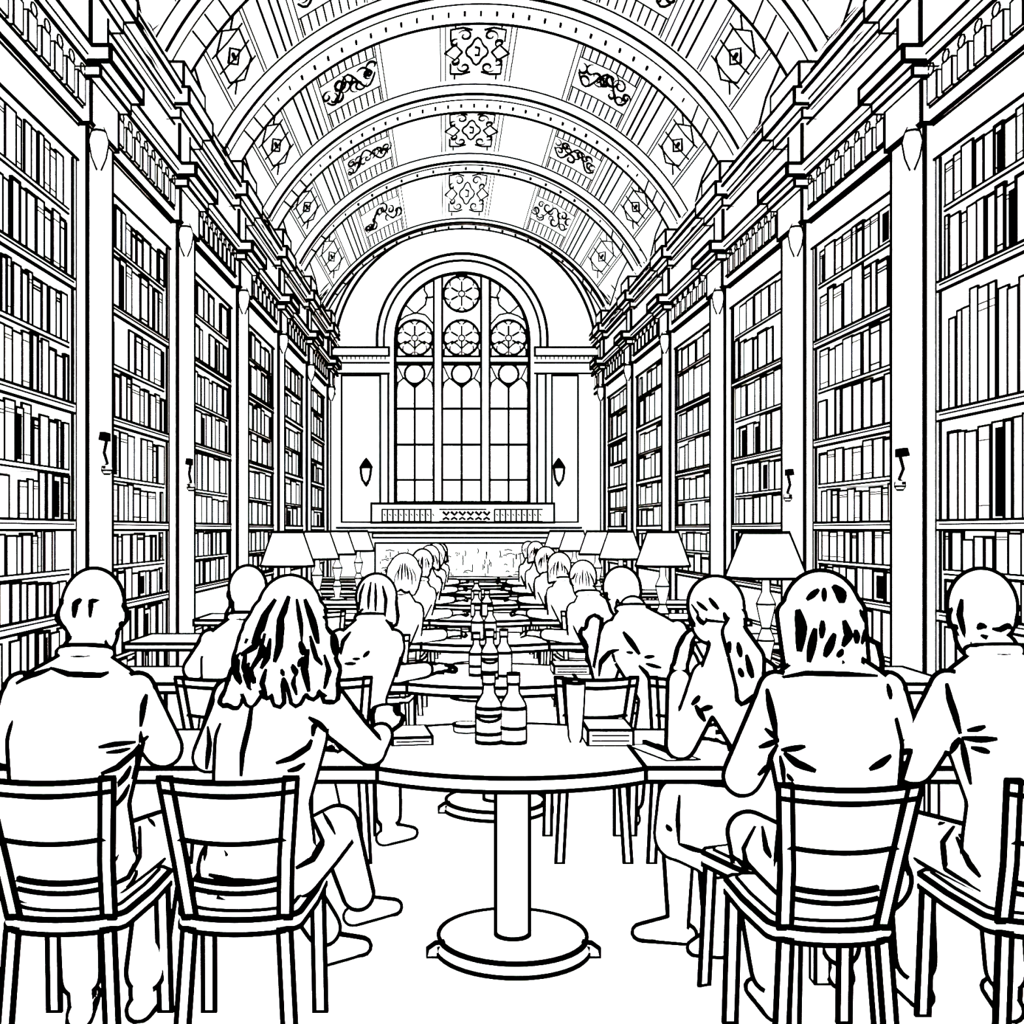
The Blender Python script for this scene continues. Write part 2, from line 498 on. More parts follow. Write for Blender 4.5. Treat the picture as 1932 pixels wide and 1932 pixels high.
for xs in ((645, 706, -1), (1041, 1090, 1)):  # blank panels
    mb = MB(); mb.box((ex(xs[0]), YE - .03, ez(985)), (ex(xs[1]) + (ex(718) - ex(706)) * (xs[2] < 0), YE, ez(709)), .8, (0, 4, 8, 9)); trim(mb)
# window
win = bpy.data.objects.new('window_1', None); sc.collection.objects.link(win); win['kind'] = 'structure'; win.location = (WCX, YE, 0)
mb = MB()
YW = YE + .1
for x0, x1 in ((818, 834), (908, 924)):
    mb.box((ex(x0), YW - .03, WB), (ex(x1), YW + .12, ez(512)), .9, (8, 9))
mb.box((WCX - RW, YW, ez(683)), (WCX + RW, YW + .14, ez(671)), .9, (0, 4))
P = arch(RW - .03, ZS); mb.line([p + V((0, .1, 0)) for p in [V((WCX - RW + .03, YE, WB))] + P + [V((WCX + RW - .03, YE, WB))]], 1.5)
mb.line([(WCX - RW, YW, WB + .03), (WCX + RW, YW, WB + .03)], 1.4)
mb.build('window_frame', win)
mb = MB()
def circ(cx, cy, r, w=.8, n=16, a0=0, a1=2 * PI):
    w *= 1.3
    cl = a1 - a0 > 6.2
    mb.line([V((ex(cx + r * math.cos(a0 + (a1 - a0) * i / (n if cl else n - 1))), YW + .03, ez(cy - r * math.sin(a0 + (a1 - a0) * i / (n if cl else n - 1))))) for i in range(n)], w, closed=cl)
def bar(x0, y0, x1, y1, w=.9): mb.seg((ex(x0), YW + .03, ez(y0)), (ex(x1), YW + .03, ez(y1)), w * 1.25)
for x0, xm, x1 in ((747, 782, 818), (834, 871, 908), (924, 960, 997)):
    bar(xm, 724, xm, 950)
    for y in (770, 838, 905): bar(x0, y, x1, y)
    bar(x0, 685, x0, 950); bar(x1, 685, x1, 950); bar(x0, 686, x1, 686)
    circ(xm, 704, 19, .9)
    for sg in (-1, 1):
        xa = x0 if sg < 0 else x1
        mb.line([V((ex(a), YW + .03, ez(b))) for a, b in ((xa, 735), (xa - sg * 4, 720), (xa - sg * 14, 712), (xm + sg * 12, 720), (xm, 730))], .9)
        bar(xa - sg * 2, 688, xa - sg * 12, 710, .6)
    # rosette and the two small lights below it
    bar(x0, 671, x1, 671); bar(x0, 640 if xm != 871 else 516, x0, 671) ; bar(x1, 640 if xm != 871 else 516, x1, 671)
    for cy in ((636, 552) if xm == 871 else (636,)):
        circ(xm, cy, 34, .9, 24)
        circ(xm, cy, 6, .6, 8)
        for k in range(6):
            a = PI / 2 + k * PI / 3
            bar(xm + 9 * math.cos(a), cy - 9 * math.sin(a), xm + 22 * math.cos(a), cy - 22 * math.sin(a), .7)
            circ(xm + 23 * math.cos(a + PI / 6), cy - 23 * math.sin(a + PI / 6), 11, .55, 9, a - 1.0 , a + 2.1)
    for sg in (-1, 1):
        mb.line([V((ex(xm + sg * a), YW + .03, ez(b))) for a, b in ((0, 668), (0, 656), (8, 648), (18, 642), (28, 648), (33, 658), (33, 670))], .8)
for sg in (-1, 1):                              # side lights follow the arch
    f = lambda a: 872 + sg * a
    pts = [(54, 520), (56, 535), (50, 548), (60, 560), (88, 592), (118, 580)]
    mb.line([V((ex(f(a)), YW + .03, ez(b))) for a, b in ((53, 518), (70, 530), (72, 545), (66, 555), (70, 573), (89, 590), (108, 573), (104, 560), (86, 540))], .9)
    mb.line([V((ex(f(a)), YW + .03, ez(b))) for a, b in ((124, 640), (122, 612), (112, 580), (96, 552), (72, 530), (54, 520))], 1.0)
    mb.line([V((ex(f(a)), YW + .03, ez(b))) for a, b in ((54, 610), (70, 592), (89, 588), (106, 594), (120, 604))], .8)
    bar(f(53), 520, f(53), 640)
    bar(f(70), 560, f(54), 558, .7)
mb.build('tracery', win)
mb = MB(); mb.add([V((WCX - RW, YW + .08, WB))] + [p + V((0, .18, 0)) for p in arch(RW, ZS)] + [V((WCX + RW, YW + .08, WB))], [tuple(range(m_))[::-1]], 2)
mb.build('pane', win)
# balustrade under the window and the panelled base
mb = MB()
mb.box((ex(704), YE - .5, ez(986)), (ex(1042), YE, ez(951)), 1.0, (0, 4, 8, 9, 5, 7))
for x0, x1 in ((724, 815), (830, 916), (932, 1020)):
    for y in (962, 984): mb.seg((ex(x0), YE - .51, ez(y)), (ex(x1), YE - .51, ez(y)), .6)
    if x0 == 830:
        for k in range(6):
            x = 836 + 15 * k
            mb.line([V((ex(x), YE - .52, ez(966))), V((ex(x + 7), YE - .52, ez(972))), V((ex(x + 12), YE - .52, ez(966)))], 1.2)
            mb.line([V((ex(x), YE - .52, ez(981))), V((ex(x + 6), YE - .52, ez(977))), V((ex(x + 12), YE - .52, ez(981)))], 1.0)
    else:
        x = x0
        while x <= x1:
            mb.line([(ex(x), YE - .52, ez(962)), (ex(x), YE - .52, ez(972)), (ex(x), YE - .52, ez(984))], .7)
            mb.line([(ex(x + 3), YE - .52, ez(970)), (ex(x + 6), YE - .52, ez(974))], .5)
            x += 10
trim(mb)
mb = MB()
mb.box((ex(640), YE - .55, ez(1004)), (ex(1092), YE, ez(996)), .9, (0, 4))
mb.box((ex(708), YE - .75, ez(1014)), (ex(1040), YE, ez(1006)), .8, (0, 4, 8, 9))
mb.box((ex(712), YE - .65, 0), (ex(1034), YE, ez(1024)), .8, (4, 8, 9))
for i in range(150):                          # random book-like ink strokes on the panelled base
    x = ex(random.uniform(720, 1028)); z = ez(random.uniform(1034, 1100)); L_ = random.uniform(.04, .22)
    if random.random() < .3: mb.line([(x, YE - .655, z), (x + L_ / 2, YE - .655, z + .02), (x + L_, YE - .655, z - .01)], .45)
    else: mb.line([(x, YE - .655, z), (x + .01, YE - .655, z - L_ / 2), (x, YE - .655, z - L_)], .45)
trim(mb)
for k, px in enumerate((692, 1053)):            # wall sconces
    t = thing('wall_sconce', 'dark pointed wall sconce on the blank panel on the %s side of the arched window' % ('left', 'right')[k], 'wall light', (ex(px), YE - .15, ez(890)), 'sconces beside the window')
    c = V((ex(px), YE - .15, ez(890)))
    a = MB(); a.lathe(c, [(.02, -.31), (.08, -.24), (.13, -.1), (.14, .05), (.1, .1)], 12, m=0, contour=False, rings=()); 
    for q in (-1, 1): a.line([c + V((q * r, -.1, z)) for r, z in ((.0, -.3), (.08, -.2), (.11, -.05), (.12, .1))], 1.1)
    a.build('glass_shade', t)
    a = MB(); a.lathe(c, [(.14, .06), (.16, .1), (.1, .2), (.05, .27), (.01, .32)], 12, m=1, contour=False); a.build('cap', t)
    a = MB(); a.lathe(c, [(.01, -.36), (.07, -.28), (.05, -.2)], 12, m=1, contour=False); a.build('finial', t)
    a = MB(); a.box(c + V((-.05, .05, -.05)), c + V((.05, .15, .12)), 0, m=1); a.build('bracket', t)

# ------------------------------------------------------------------ bookcases and books
ORD = ['first', 'second', 'third', 'fourth', 'fifth', 'sixth', 'seventh', 'eighth', 'ninth', 'tenth', 'eleventh', 'twelfth', 'thirteenth', 'fourteenth', 'fifteenth', 'sixteenth', 'seventeenth', 'eighteenth']
LV = {-1: [(0.10, 1), (.42, 0), (.86, 1), (1.22, 0), (1.56, 1), (1.99, 0), (2.46, 1), (2.97, 0), (3.42, 1), (4.0, 0)],
      1: [(0.10, 1), (.42, 0), (.86, 1), (1.22, 0), (1.56, 1), (1.99, 0), (2.40, 1), (2.95, 0), (3.40, 1), (4.02, 0)]}
SIDE = {-1: 'left', 1: 'right'}
rest = MB(); nbook = 0
def book_mb(mb, s, y0, y1, z0, z1, w, set_back, dark, cap):
    g = .003
    c = [wp(s, y0 + g, -set_back - .22, z0), wp(s, y0 + g, -set_back, z0), wp(s, y1 - g, -set_back, z0), wp(s, y1 - g, -set_back - .22, z0),
         wp(s, y0 + g, -set_back - .22, z1), wp(s, y0 + g, -set_back, z1), wp(s, y1 - g, -set_back, z1), wp(s, y1 - g, -set_back - .22, z1)]
    mb.hexa(c, w, (5, 9, 10))
    if dark:
        mb.hexa([wp(s, y0 + .2 * (y1 - y0), -set_back, z0 + .02), wp(s, y0 + .2 * (y1 - y0), -set_back + .004, z0 + .02), wp(s, y0 + .75 * (y1 - y0), -set_back + .004, z0 + .02), wp(s, y0 + .75 * (y1 - y0), -set_back, z0 + .02),
                 wp(s, y0 + .2 * (y1 - y0), -set_back, z1 - .04), wp(s, y0 + .2 * (y1 - y0), -set_back + .004, z1 - .04), wp(s, y0 + .75 * (y1 - y0), -set_back + .004, z1 - .04), wp(s, y0 + .75 * (y1 - y0), -set_back, z1 - .04)], 0, m=1)
    if cap:
        for f in ((.8, .86) if cap == 1 else (.15, .85)):
            z = z0 + (z1 - z0) * f; mb.seg(wp(s, y0 + .02, -set_back + .002, z), wp(s, y1 - .02, -set_back + .002, z), w * .5)
for s in (-1, 1):
    for bi, (a, b) in enumerate(BAYS):
        if bi == 6: continue
        wnear = .8
        t = thing('bookcase', 'tall built-in bookcase, %s from the near end, along the %s-hand wall' % (ORD[bi], SIDE[s]), 'bookcase', wp(s, a, -.3, 0), 'built-in bookcases')
        m1 = MB(); wbox(m1, s, a, b, -.5, -.46, 0, H0, 0); m1.build('back_panel', t)
        m1 = MB(); wbox(m1, s, a, a + .07, -.46, .0, 0, H0 - .02, wnear, (1, 5, 9, 10)); m1.build('side_panel', t)
        m1 = MB(); wbox(m1, s, b - .07, b, -.46, .0, 0, H0 - .02, wnear, (1, 5, 9, 10)); m1.build('side_panel', t)
        m1 = MB(); wbox(m1, s, a, b, -.46, .02, H0 - .28, H0 - .01, wnear, (1, 5)); m1.build('header', t)
        m1 = MB(); wbox(m1, s, a, b, -.46, .03, 0, .1, wnear, (1, 5)); m1.build('plinth', t)
        lv = list(LV[s])
        if s == 1 and bi == 0: lv = [l for l in lv if l[0] not in (1.99, 2.95)]
        zs = [l[0] for l in lv] + [H0 - .28]
        bw = (.135, .2, .27, .36, .46, .55)[bi]
        for li, (z, thick) in enumerate(lv):
            th = .075 if thick else .035
            m1 = MB(); wbox(m1, s, a + .07, b - .07, -.46, .015 if thick else -.03, z, z + th, wnear * (1.1 if thick else .8), (1, 5)); 
            if thick and bi < 4: m1.seg(wp(s, a + .1, .02, z + .045), wp(s, b - .1, .02, z + .045), .5)
            m1.build('shelf', t)
            clear = zs[li + 1] - z - th
            y = a + .09; bk = 0
            lean_h = .88 + .09 * random.random()
            if zs[li + 1] < 1.0 and bi > 1: continue
            while y < b - .1:
                wd = bw * random.uniform(.7, 1.35)
                if y + wd > b - .08: wd = b - .08 - y
                if wd < .05: break
                if random.random() < .25: lean_h = random.uniform(.78, .97)
                h = clear * min(.97, lean_h + random.uniform(-.05, .05))
                dark = random.random() < .05; cap = random.choice((0, 0, 0, 1, 2)) if bi < 3 else 0
                sb = .025 + random.random() * .025
                big = bi < 2 and zs[li + 1] > 1.3
                vis = not (bi == 0 and y + wd < 7.0)
                if random.random() < .04: y += wd; continue
                if vis:
                    wgt = .7 if random.random() < .7 else 1.1
                    if big:
                        m2 = MB(); book_mb(m2, s, y, y + wd, z + th, z + th + h, wgt, sb, dark, cap)
                        o = m2.build('book', loc=wp(s, y + wd / 2, -sb - .1, z + th))
                        lab = '%s book, %s from the near end, %s shelf up, %s %s-hand bookcase' % ('dark-spined' if dark else ('banded' if cap else 'plain white'), ORD[min(bk, 17)], ORD[li], ORD[bi], SIDE[s])
                        tag(o, lab, 'book', 'books in the nearer bookcases'); nbook += 1
                    else:
                        book_mb(rest, s, y, y + wd, z + th, z + th + h, wgt, sb, dark, 0)
                    bk += 1
                y += wd
o = rest.build('shelved_books'); o['kind'] = 'stuff'; o['label'] = 'rows of books filling the far bookcases down both walls'; o['category'] = 'books'
print('BOOKS', nbook)
# small latch plates on pilasters
for s, px, py, pi in ((-1, 188, 855, 1), (-1, 345, 895, 2), (1, 1692, 885, 1), (1, 1498, 915, 2)):
    a, b = PIERS[pi]; y = (a + b) / 2 + .05; k = F / y; z = 1.56 + (VPY - py) / k
    o = thing('wall_lantern', 'small dark bracket lantern on the %s pilaster of the %s-hand wall' % (ORD[pi - 1], SIDE[s]), 'lantern', wp(s, y, .09, z - .16))
    m1 = MB(); m1.hexa([wp(s, y - .10, .09, z + .1), wp(s, y - .10, .13, z + .1), wp(s, y + .1, .13, z + .1), wp(s, y + .1, .09, z + .1), wp(s, y - .06, .09, z + .17), wp(s, y - .06, .13, z + .17), wp(s, y + .1, .13, z + .17), wp(s, y + .1, .09, z + .17)], 0, m=1); m1.build('cap', o)
    m1 = MB(); m1.line([wp(s, y + .02, .12, z + .1), wp(s, y - .04, .12, z), wp(s, y + .04, .12, z - .08), wp(s, y - .05, .12, z - .12)], .9); m1.build('bracket', o)
    m1 = MB(); m1.lathe(wp(s, y, .13, z - .14), [(.02, -.03), (.04, 0), (.035, .04)], 10, m=0, rings=(0, 1), w=.7); m1.build('bowl', o)

# ------------------------------------------------------------------ tables
ROW = 2.03; TF = 3.71; TD = .70; TZ = .75; TT = .045
TXL, TXR = -.285, .627; TCX = (TXL + TXR) / 2
def ty(n): return TF + ROW * n
def bulge_outline(n):
    y0 = ty(n); hw = (TXR - TXL) / 2; R = (hw * hw + .15 * .15) / .3; ca = math.asin(hw / R); P = []
    for i in range(25):
        a = -ca + 2 * ca * i / 24; P.append(V((TCX + R * math.sin(a), y0 + R * math.cos(ca) - R * math.cos(a), 0)))
    for i in range(25):
        a = ca - 2 * ca * i / 24; P.append(V((TCX + R * math.sin(a), y0 + TD - R * math.cos(ca) + R * math.cos(a), 0)))
    return P
ROWN = ['nearest', 'second', 'third', 'fourth', 'fifth', 'sixth', 'seventh', 'eighth']
for n in range(8):
    t = thing('pedestal_table', 'bow-fronted pedestal table joining the long tables in the %s row' % ROWN[n], 'table', (TCX, ty(n) + .35, 0), 'bow-fronted pedestal tables')
    P = bulge_outline(n); N = len(P)
    m1 = MB(); top = [p + V((0, 0, TZ)) for p in P]; bot = [p + V((0, 0, TZ - TT)) for p in P]
    m1.add(top + bot, [tuple(range(N)), tuple(N + i for i in range(N))[::-1]] + [(N + i, N + (i + 1) % N, (i + 1) % N, i) for i in range(N)])
    m1.line(top, 1.0, closed=True); m1.line(bot, 1.0, closed=True)
    for i in (0, 24): m1.seg(top[i], bot[i], .9)
    m1.build('tabletop', t)
    c = V((TCX + .02, ty(n) + .35, 0))
    m1 = MB(); m1.lathe(c, [(.057, .055), (.057, TZ - TT)], 24, rings=(0,), w=1.7); m1.build('column', t)
    m1 = MB(); m1.lathe(c, [(.285, .012), (.287, .03), (.275, .055)], 48, rings=(0, 2), contour=False); bs = m1.build('base', t)
    if n < 3:
        for sx in (-1, 1):
            for sy in (0,):
                f = MB(); x = c.x + sx * .285; y = c.y - .05
                Q = [(x - sx * .03, .06), (x, .055), (x + sx * .028, .035), (x + sx * .03, 0), (x - sx * .045, 0), (x - sx * .045, .02), (x - sx * .015, .022), (x - sx * .01, .035), (x - sx * .04, .042)]
                if sx < 0: pass
                fr = [V((q[0], y - .03, q[1])) for q in Q]; bk = [V((q[0], y + .03, q[1])) for q in Q]; M_ = len(Q)
                fc = [tuple(range(M_)), tuple(M_ + i for i in range(M_))[::-1]] + [(i, (i + 1) % M_, M_ + (i + 1) % M_, M_ + i) for i in range(M_)]
                f.add(fr + bk, fc); f.line(fr, 1.0, closed=True); f.build('scroll_foot', bs)
    for s, x0, x1 in ((-1, -2.4, TXL), (1, TXR, 2.6)):
        tt = thing('reading_table', 'long straight reading table on the %s side of the %s row' % (SIDE[s], ROWN[n]), 'table', ((x0 + x1) / 2, ty(n) + .35, 0), 'long straight reading tables')
        m1 = MB(); m1.box((x0, ty(n), TZ - TT), (x1, ty(n) + TD, TZ), 1.0); m1.build('tabletop', tt)
        for lx in (x0 + .1,) if s < 0 else (1.24, x1 - .1):
            for ly in (ty(n) + .06, ty(n) + TD - .06):
                m1 = MB(); m1.box((lx - .025, ly - .025, 0), (lx + .025, ly + .025, TZ - TT), .75, (0, 1, 2, 3, 8, 9, 10, 11)); m1.build('leg', tt)

# ------------------------------------------------------------------ chairs
def chair(x, y, label, rot=0, w=1.0, group=None):
    """y: rear edge of the back; the sitter faces +y"""
    t = thing('wooden_chair', label, 'chair', (x, y, 0), group)
    def T(px, py, pz):
        c, s_ = math.cos(rot), math.sin(rot); return V((x + px * c - py * s_, y + px * s_ + py * c, pz))
    wt, wb = .172, .135
    def bent(name, pts, hw, hd, wgt=1.0):
        m1 = MB(); rings = []
        for p in pts: rings.append([T(p[0] - hw, p[1] - hd, p[2]), T(p[0] + hw, p[1] - hd, p[2]), T(p[0] + hw, p[1] + hd, p[2]), T(p[0] - hw, p[1] + hd, p[2])])
        vs = [q for r in rings for q in r]; N = len(rings)
        fs = [(i * 4 + k, i * 4 + (k + 1) % 4, (i + 1) * 4 + (k + 1) % 4, (i + 1) * 4 + k) for i in range(N - 1) for k in range(4)] + [(3, 2, 1, 0), tuple((N - 1) * 4 + k for k in range(4))]
        m1.add(vs, fs)
        for k in range(2): m1.line([r[k] for r in rings], w * wgt)
        for r in (rings[0], rings[-1]): m1.seg(r[0], r[1], w * wgt)
        m1.build(name, t)
    for sg in (-1, 1):
        bent('back_post', [(sg * wb, .13, .46), (sg * (wb + .012), .07, .64), (sg * wt, .0, .885)], .018, .009)
        bent('leg', [(sg * (wb + .0), .12, .43), (sg * (wb + .025), .10, 0)], .018, .008)
        bent('leg', [(sg * .175, .53, .43), (sg * .180, .56, 0)], .019, .008)
    def slat(name, z0, z1, y0, hw, bow, th=.018):
        m1 = MB(); N = 12; fr = []; 
        def pt(i, z, d):
            u = -1 + 2 * i / N; yy = y0 + (.885 - z) * .28 - bow * (1 - u * u) + d
            return T(u * hw, yy, z)
        for i in range(N + 1):
            fr += [pt(i, z0 - .012 * (1 - (-1 + 2 * i / N) ** 2), 0), pt(i, z1 - .012 * (1 - (-1 + 2 * i / N) ** 2), 0), pt(i, z1 - .012 * (1 - (-1 + 2 * i / N) ** 2), th), pt(i, z0 - .012 * (1 - (-1 + 2 * i / N) ** 2), th)]
        fs = [(i * 4 + k, i * 4 + (k + 1) % 4, (i + 1) * 4 + (k + 1) % 4, (i + 1) * 4 + k) for i in range(N) for k in range(4)] + [(3, 2, 1, 0), tuple(N * 4 + k for k in range(4))]
        m1.add(fr, fs)
        for k in (0, 1): m1.line([fr[i * 4 + k] for i in range(N + 1)], w * 1.05)
        m1.build(name, t)
    slat('top_rail', .848, .885, -.005, wt + .018, .02)
    slat('back_slat', .705, .845, .0, .15, .02)
    slat('lower_rail', .545, .575, .02, wb - .015, .012)
    # seat: rounded U outline
    m1 = MB(); P = []
    for i in range(17):
        a = PI + PI * i / 16
        P.append((math.cos(a) * (.175 if True else 0), .17 + math.sin(a) * .085))
    P = [(-.20, .53), (-.195, .35)] + P + [(.195, .35), (.20, .53), (.17, .56), (-.17, .56)]
    top = [T(a, b, .465) for a, b in P]; bot = [T(a, b, .425) for a, b in P]; N = len(P)
    m1.add(top + bot, [tuple(range(N)), tuple(N + i for i in range(N))[::-1]] + [(N + i, N + (i + 1) % N, (i + 1) % N, i) for i in range(N)])
    m1.line(top, w, closed=True); m1.line(bot, w, closed=True)
    Pc = [(a * .86, .36 + (b - .36) * .86) for a, b in P]
    cush = [T(a, b, .478) for a, b in Pc]
    m2 = MB(); m2.add([T(a, b, .462) for a, b in Pc] + cush, [tuple(N + i for i in range(N))] + [(i, (i + 1) % N, N + (i + 1) % N, N + i) for i in range(N)])
    m2.line(cush, w * .6, closed=True)
    st = m1.build('seat', t); m2.build('cushion', st)
    return t
chair(-1.135, 2.98, 'wooden chair of the bald man in the buttoned-down collar, nearest row', 0)
chair(-.635, 2.98, 'wooden chair under the woman with long wavy hair', 0)
chair(1.03, 2.90, 'wooden chair under the person with bobbed hair, nearest row', 0)
chair(1.66, 2.95, 'wooden chair cut by the right edge of the photo', 0)

# ------------------------------------------------------------------ people
def lerp(a, b, t): return V(a) * (1 - t) + V(b) * t
def hand(mb, wrist, direc, up, curl=.5, side=1, sc_=1.0):
    d = V(direc).normalized(); u = V(up) - d * V(up).dot(d); u.normalize(); l = u.cross(d) * side
    w = V(wrist); palm = w + d * .085 * sc_
    for k in (-1, -.3, .4, 1):
        mb.capsule(w + d * .01 + l * k * .014, palm + l * k * .03, .017, .0135, 10)
    for k, (off, L) in enumerate(((-.032, .06), (-.011, .075), (.011, .08), (.032, .068))):
        a = palm + l * off; b = a + (d * .96 - u * curl * .3).normalized() * L * .55 * sc_
        c = b + (d * (1 - curl * .6) - u * curl).normalized() * L * .55 * sc_
        mb.capsule(a, b, .0105, .0098, 8); mb.capsule(b, c, .0098, .008, 8)
    a = w + d * .03 + l * .028; b = a + (d * .6 + l * .75).normalized() * .04; c = b + (d * .95 + l * .1 - u * .3 * curl).normalized() * .032
    mb.capsule(a, b, .0135, .011, 8); mb.capsule(b, c, .011, .009, 8)

def sg_(q): return -1 if q == 'l' else 1
def person(label, loc, J, hair='short', vox=.011, bulk=1.0, skirt=False, fold=(), hairstrokes=(), trouserfold=(), w=1.0, full=True, group=None, headscale=1.0, collar=True):
    """J: joints (world): pelvis, waist, chest, neck, head, sh_l/r, el_l/r, ha_l/r, hip_l/r, kn_l/r, an_l/r, to_l/r ; yaw of head"""
    t = thing('person', label, 'person', loc, group)
    j = {k: V(v) for k, v in J.items() if isinstance(v, (tuple, Vector))}
    yaw = J.get('yaw', 0); pit = J.get('pitch', .25); hs = headscale
    side = (j['sh_r'] - j['sh_l']); sw = side.length; side.normalize()
    def torso(mb, k, low=-.03):
        up = (j['neck'] - j['pelvis']).normalized(); fr = up.cross(side).normalized() * -1
        R = []
        hipc = j['pelvis']
        R.append((hipc - up * .04, side * .13 * k * bulk, fr * .10 * k))
        R.append((hipc + up * .02, side * .172 * k * bulk, fr * .125 * k))
        R.append((lerp(j['pelvis'], j['waist'], .5), side * .165 * k * bulk, fr * .12 * k))
        R.append((j['waist'], side * .150 * k * bulk, fr * .11 * k))
        R.append((lerp(j['waist'], j['chest'], .5), side * .165 * k * bulk, fr * .115 * k))
        R.append((j['chest'], side * (.178 * k * bulk), fr * .12 * k))
        shm = (j['sh_l'] + j['sh_r']) / 2
        R.append((lerp(j['chest'], shm, .6), side * (sw * .50 * k), fr * .112 * k))
        R.append((shm + up * .012, side * (sw * .53 * k), fr * .088 * k))
        R.append((lerp(shm, j['neck'], .42) + up * .01, side * (sw * .42 * k), fr * .075 * k))
        R.append((j['neck'] + up * .005, side * .066 * k, fr * .062 * k))
        mb.loft(R)
    # --- body
    m1 = MB(); torso(m1, .86)
    hd = j['head']; cy, sy = math.cos(yaw), math.sin(yaw)
    fwd = V((-sy, cy, 0)); rt = V((cy, sy, 0))
    fwd = (fwd * math.cos(pit) + V((0, 0, -1)) * math.sin(pit)).normalized(); upv = rt.cross(fwd) 
    m1.ellipsoid(hd + upv * .012 * hs - fwd * .008, (.078 * hs, .097 * hs, .105 * hs), yaw, pit)
    m1.ellipsoid(hd - upv * .05 * hs + fwd * .03 * hs, (.056 * hs, .066 * hs, .068 * hs), yaw, pit)
    m1.ellipsoid(hd + fwd * .098 * hs - upv * .018, (.013, .018, .022), yaw, pit)           # nose
    m1.ellipsoid(hd + fwd * .088 * hs - upv * .056, (.024, .012, .009), yaw, pit)            # mouth
    for q in (-1, 1):
        m1.ellipsoid(hd + fwd * .082 * hs + rt * q * .03 + upv * .006, (.014, .01, .009), yaw, pit)   # eyes
        m1.ellipsoid(hd + rt * q * .083 * hs - upv * .012 - fwd * .004, (.010, .017, .028), yaw + q * .3, pit)   # ears
    m1.capsule(j['neck'] - V((0, 0, .02)), hd - upv * .06 * hs - fwd * .02, .054, .052)
    for q in ('l', 'r'):
        sg = -1 if q == 'l' else 1
        m1.capsule(j['sh_' + q], j['el_' + q], .045, .038); m1.capsule(j['el_' + q], j['ha_' + q], .036, .026)
        d = J.get('hd_' + q) or tuple(j['ha_' + q] - j['el_' + q])
        hand(m1, j['ha_' + q], d, J.get('hu_' + q, (0, 0, 1)), J.get('hc_' + q, .5), -sg)
        if full:
            m1.capsule(j['hip_' + q], j['kn_' + q], .075, .052); m1.capsule(j['kn_' + q], lerp(j['kn_' + q], j['an_' + q], .35), .05, .053)
            m1.capsule(lerp(j['kn_' + q], j['an_' + q], .35), j['an_' + q], .052, .034)
            m1.capsule(j['an_' + q] - V((0, 0, .02)), j['to_' + q], .034, .025)
    body = organic(m1, 'body', t, vox * .78, 3, w)
    # --- shirt
    m1 = MB(); torso(m1, 1.0)
    m1.capsule(j['neck'] - V((0, 0, .03)), j['neck'] + (hd - j['neck']) * .08, .068, .064)
    for q in ('l', 'r'):
        m1.capsule(j['sh_' + q] - V((0, 0, .03)) + side * (-.012 * sg_(q)), j['el_' + q], .062 * bulk, .052 * bulk)
        m1.capsule(j['el_' + q], lerp(j['el_' + q], j['ha_' + q], J.get('cuff', .85)), .05 * bulk, .038)
    shirt = organic(m1, 'shirt', t, vox, 4, w, strokes=fold)
    # --- trousers or skirt
    if full:
        m1 = MB(); pv = j['pelvis']
        m1.ellipsoid(pv - V((0, 0, .0)), (.185 * bulk, .145, .115))
        for q in ('l', 'r'):
            kn, an, hp = j['kn_' + q], j['an_' + q], j['hip_' + q]
            m1.capsule(hp, lerp(hp, kn, .5), .094, .082); m1.capsule(lerp(hp, kn, .5), kn, .082, .066)
            if skirt: m1.capsule(kn, lerp(kn, an, .30), .07, .085)
            else: m1.capsule(kn, lerp(kn, an, .9), .064, .055)
        if skirt:
            a_, b_ = lerp(j['hip_l'], j['kn_l'], .5), lerp(j['hip_r'], j['kn_r'], .5)
            m1.capsule(j['hip_l'], j['hip_r'], .1, .1); m1.capsule(a_, b_, .085, .085); m1.capsule(j['kn_l'], j['kn_r'], .068, .068)
            m1.capsule(lerp(j['kn_l'], j['an_l'], .30), lerp(j['kn_r'], j['an_r'], .30), .08, .08)
        organic(m1, 'skirt' if skirt else 'trousers', t, vox, 4, w, strokes=trouserfold)
        for q in ('l', 'r'):
            m1 = MB(); an, to = j['an_' + q], j['to_' + q]
            heel = an + (an - to) * .2; heel.z = .035
            m1.capsule(heel, to, .036, .028, flat=.9); m1.capsule(an - V((0, 0, .045)), lerp(heel, to, .55), .036, .03)
            organic(m1, 'shoe', t, max(vox * .8, .009), 2, w * .9, minlen=.04)
    # --- collar
    if collar:
        m1 = MB(); c = j['neck'] + (hd - j['neck']) * .10
        for i in range(20):
            a = 2 * PI * i / 20; b = 2 * PI * (i + 1) / 20
            m1.capsule(c + V((math.cos(a) * .066, math.sin(a) * .062, -.012 * math.sin(a))), c + V((math.cos(b) * .066, math.sin(b) * .062, -.012 * math.sin(b))), .017, .017, 8)
        organic(m1, 'collar', shirt, .008, 2, w * .9)
    if not hairstrokes:
        k = F / hd.y; cx, cy_ = VPX + hd.x * k, VPY + (1.56 - hd.z) * k; rr = random.Random(int(cx)); q_ = []
        for i in range(7):
            u = (i - 3) / 3 + rr.uniform(-.1, .1); b = cy_ + (-.075 + .03 * abs(u)) * k + rr.uniform(-.01, .02) * k
            q_.append((rr.choice((.35, .5, .6)), (cx + u * .045 * k, b), (cx + u * .068 * k, b + .05 * k), (cx + u * .075 * k, b + rr.uniform(.09, .13) * k)))
        hairstrokes = q_
    # --- hair
    m1 = MB()
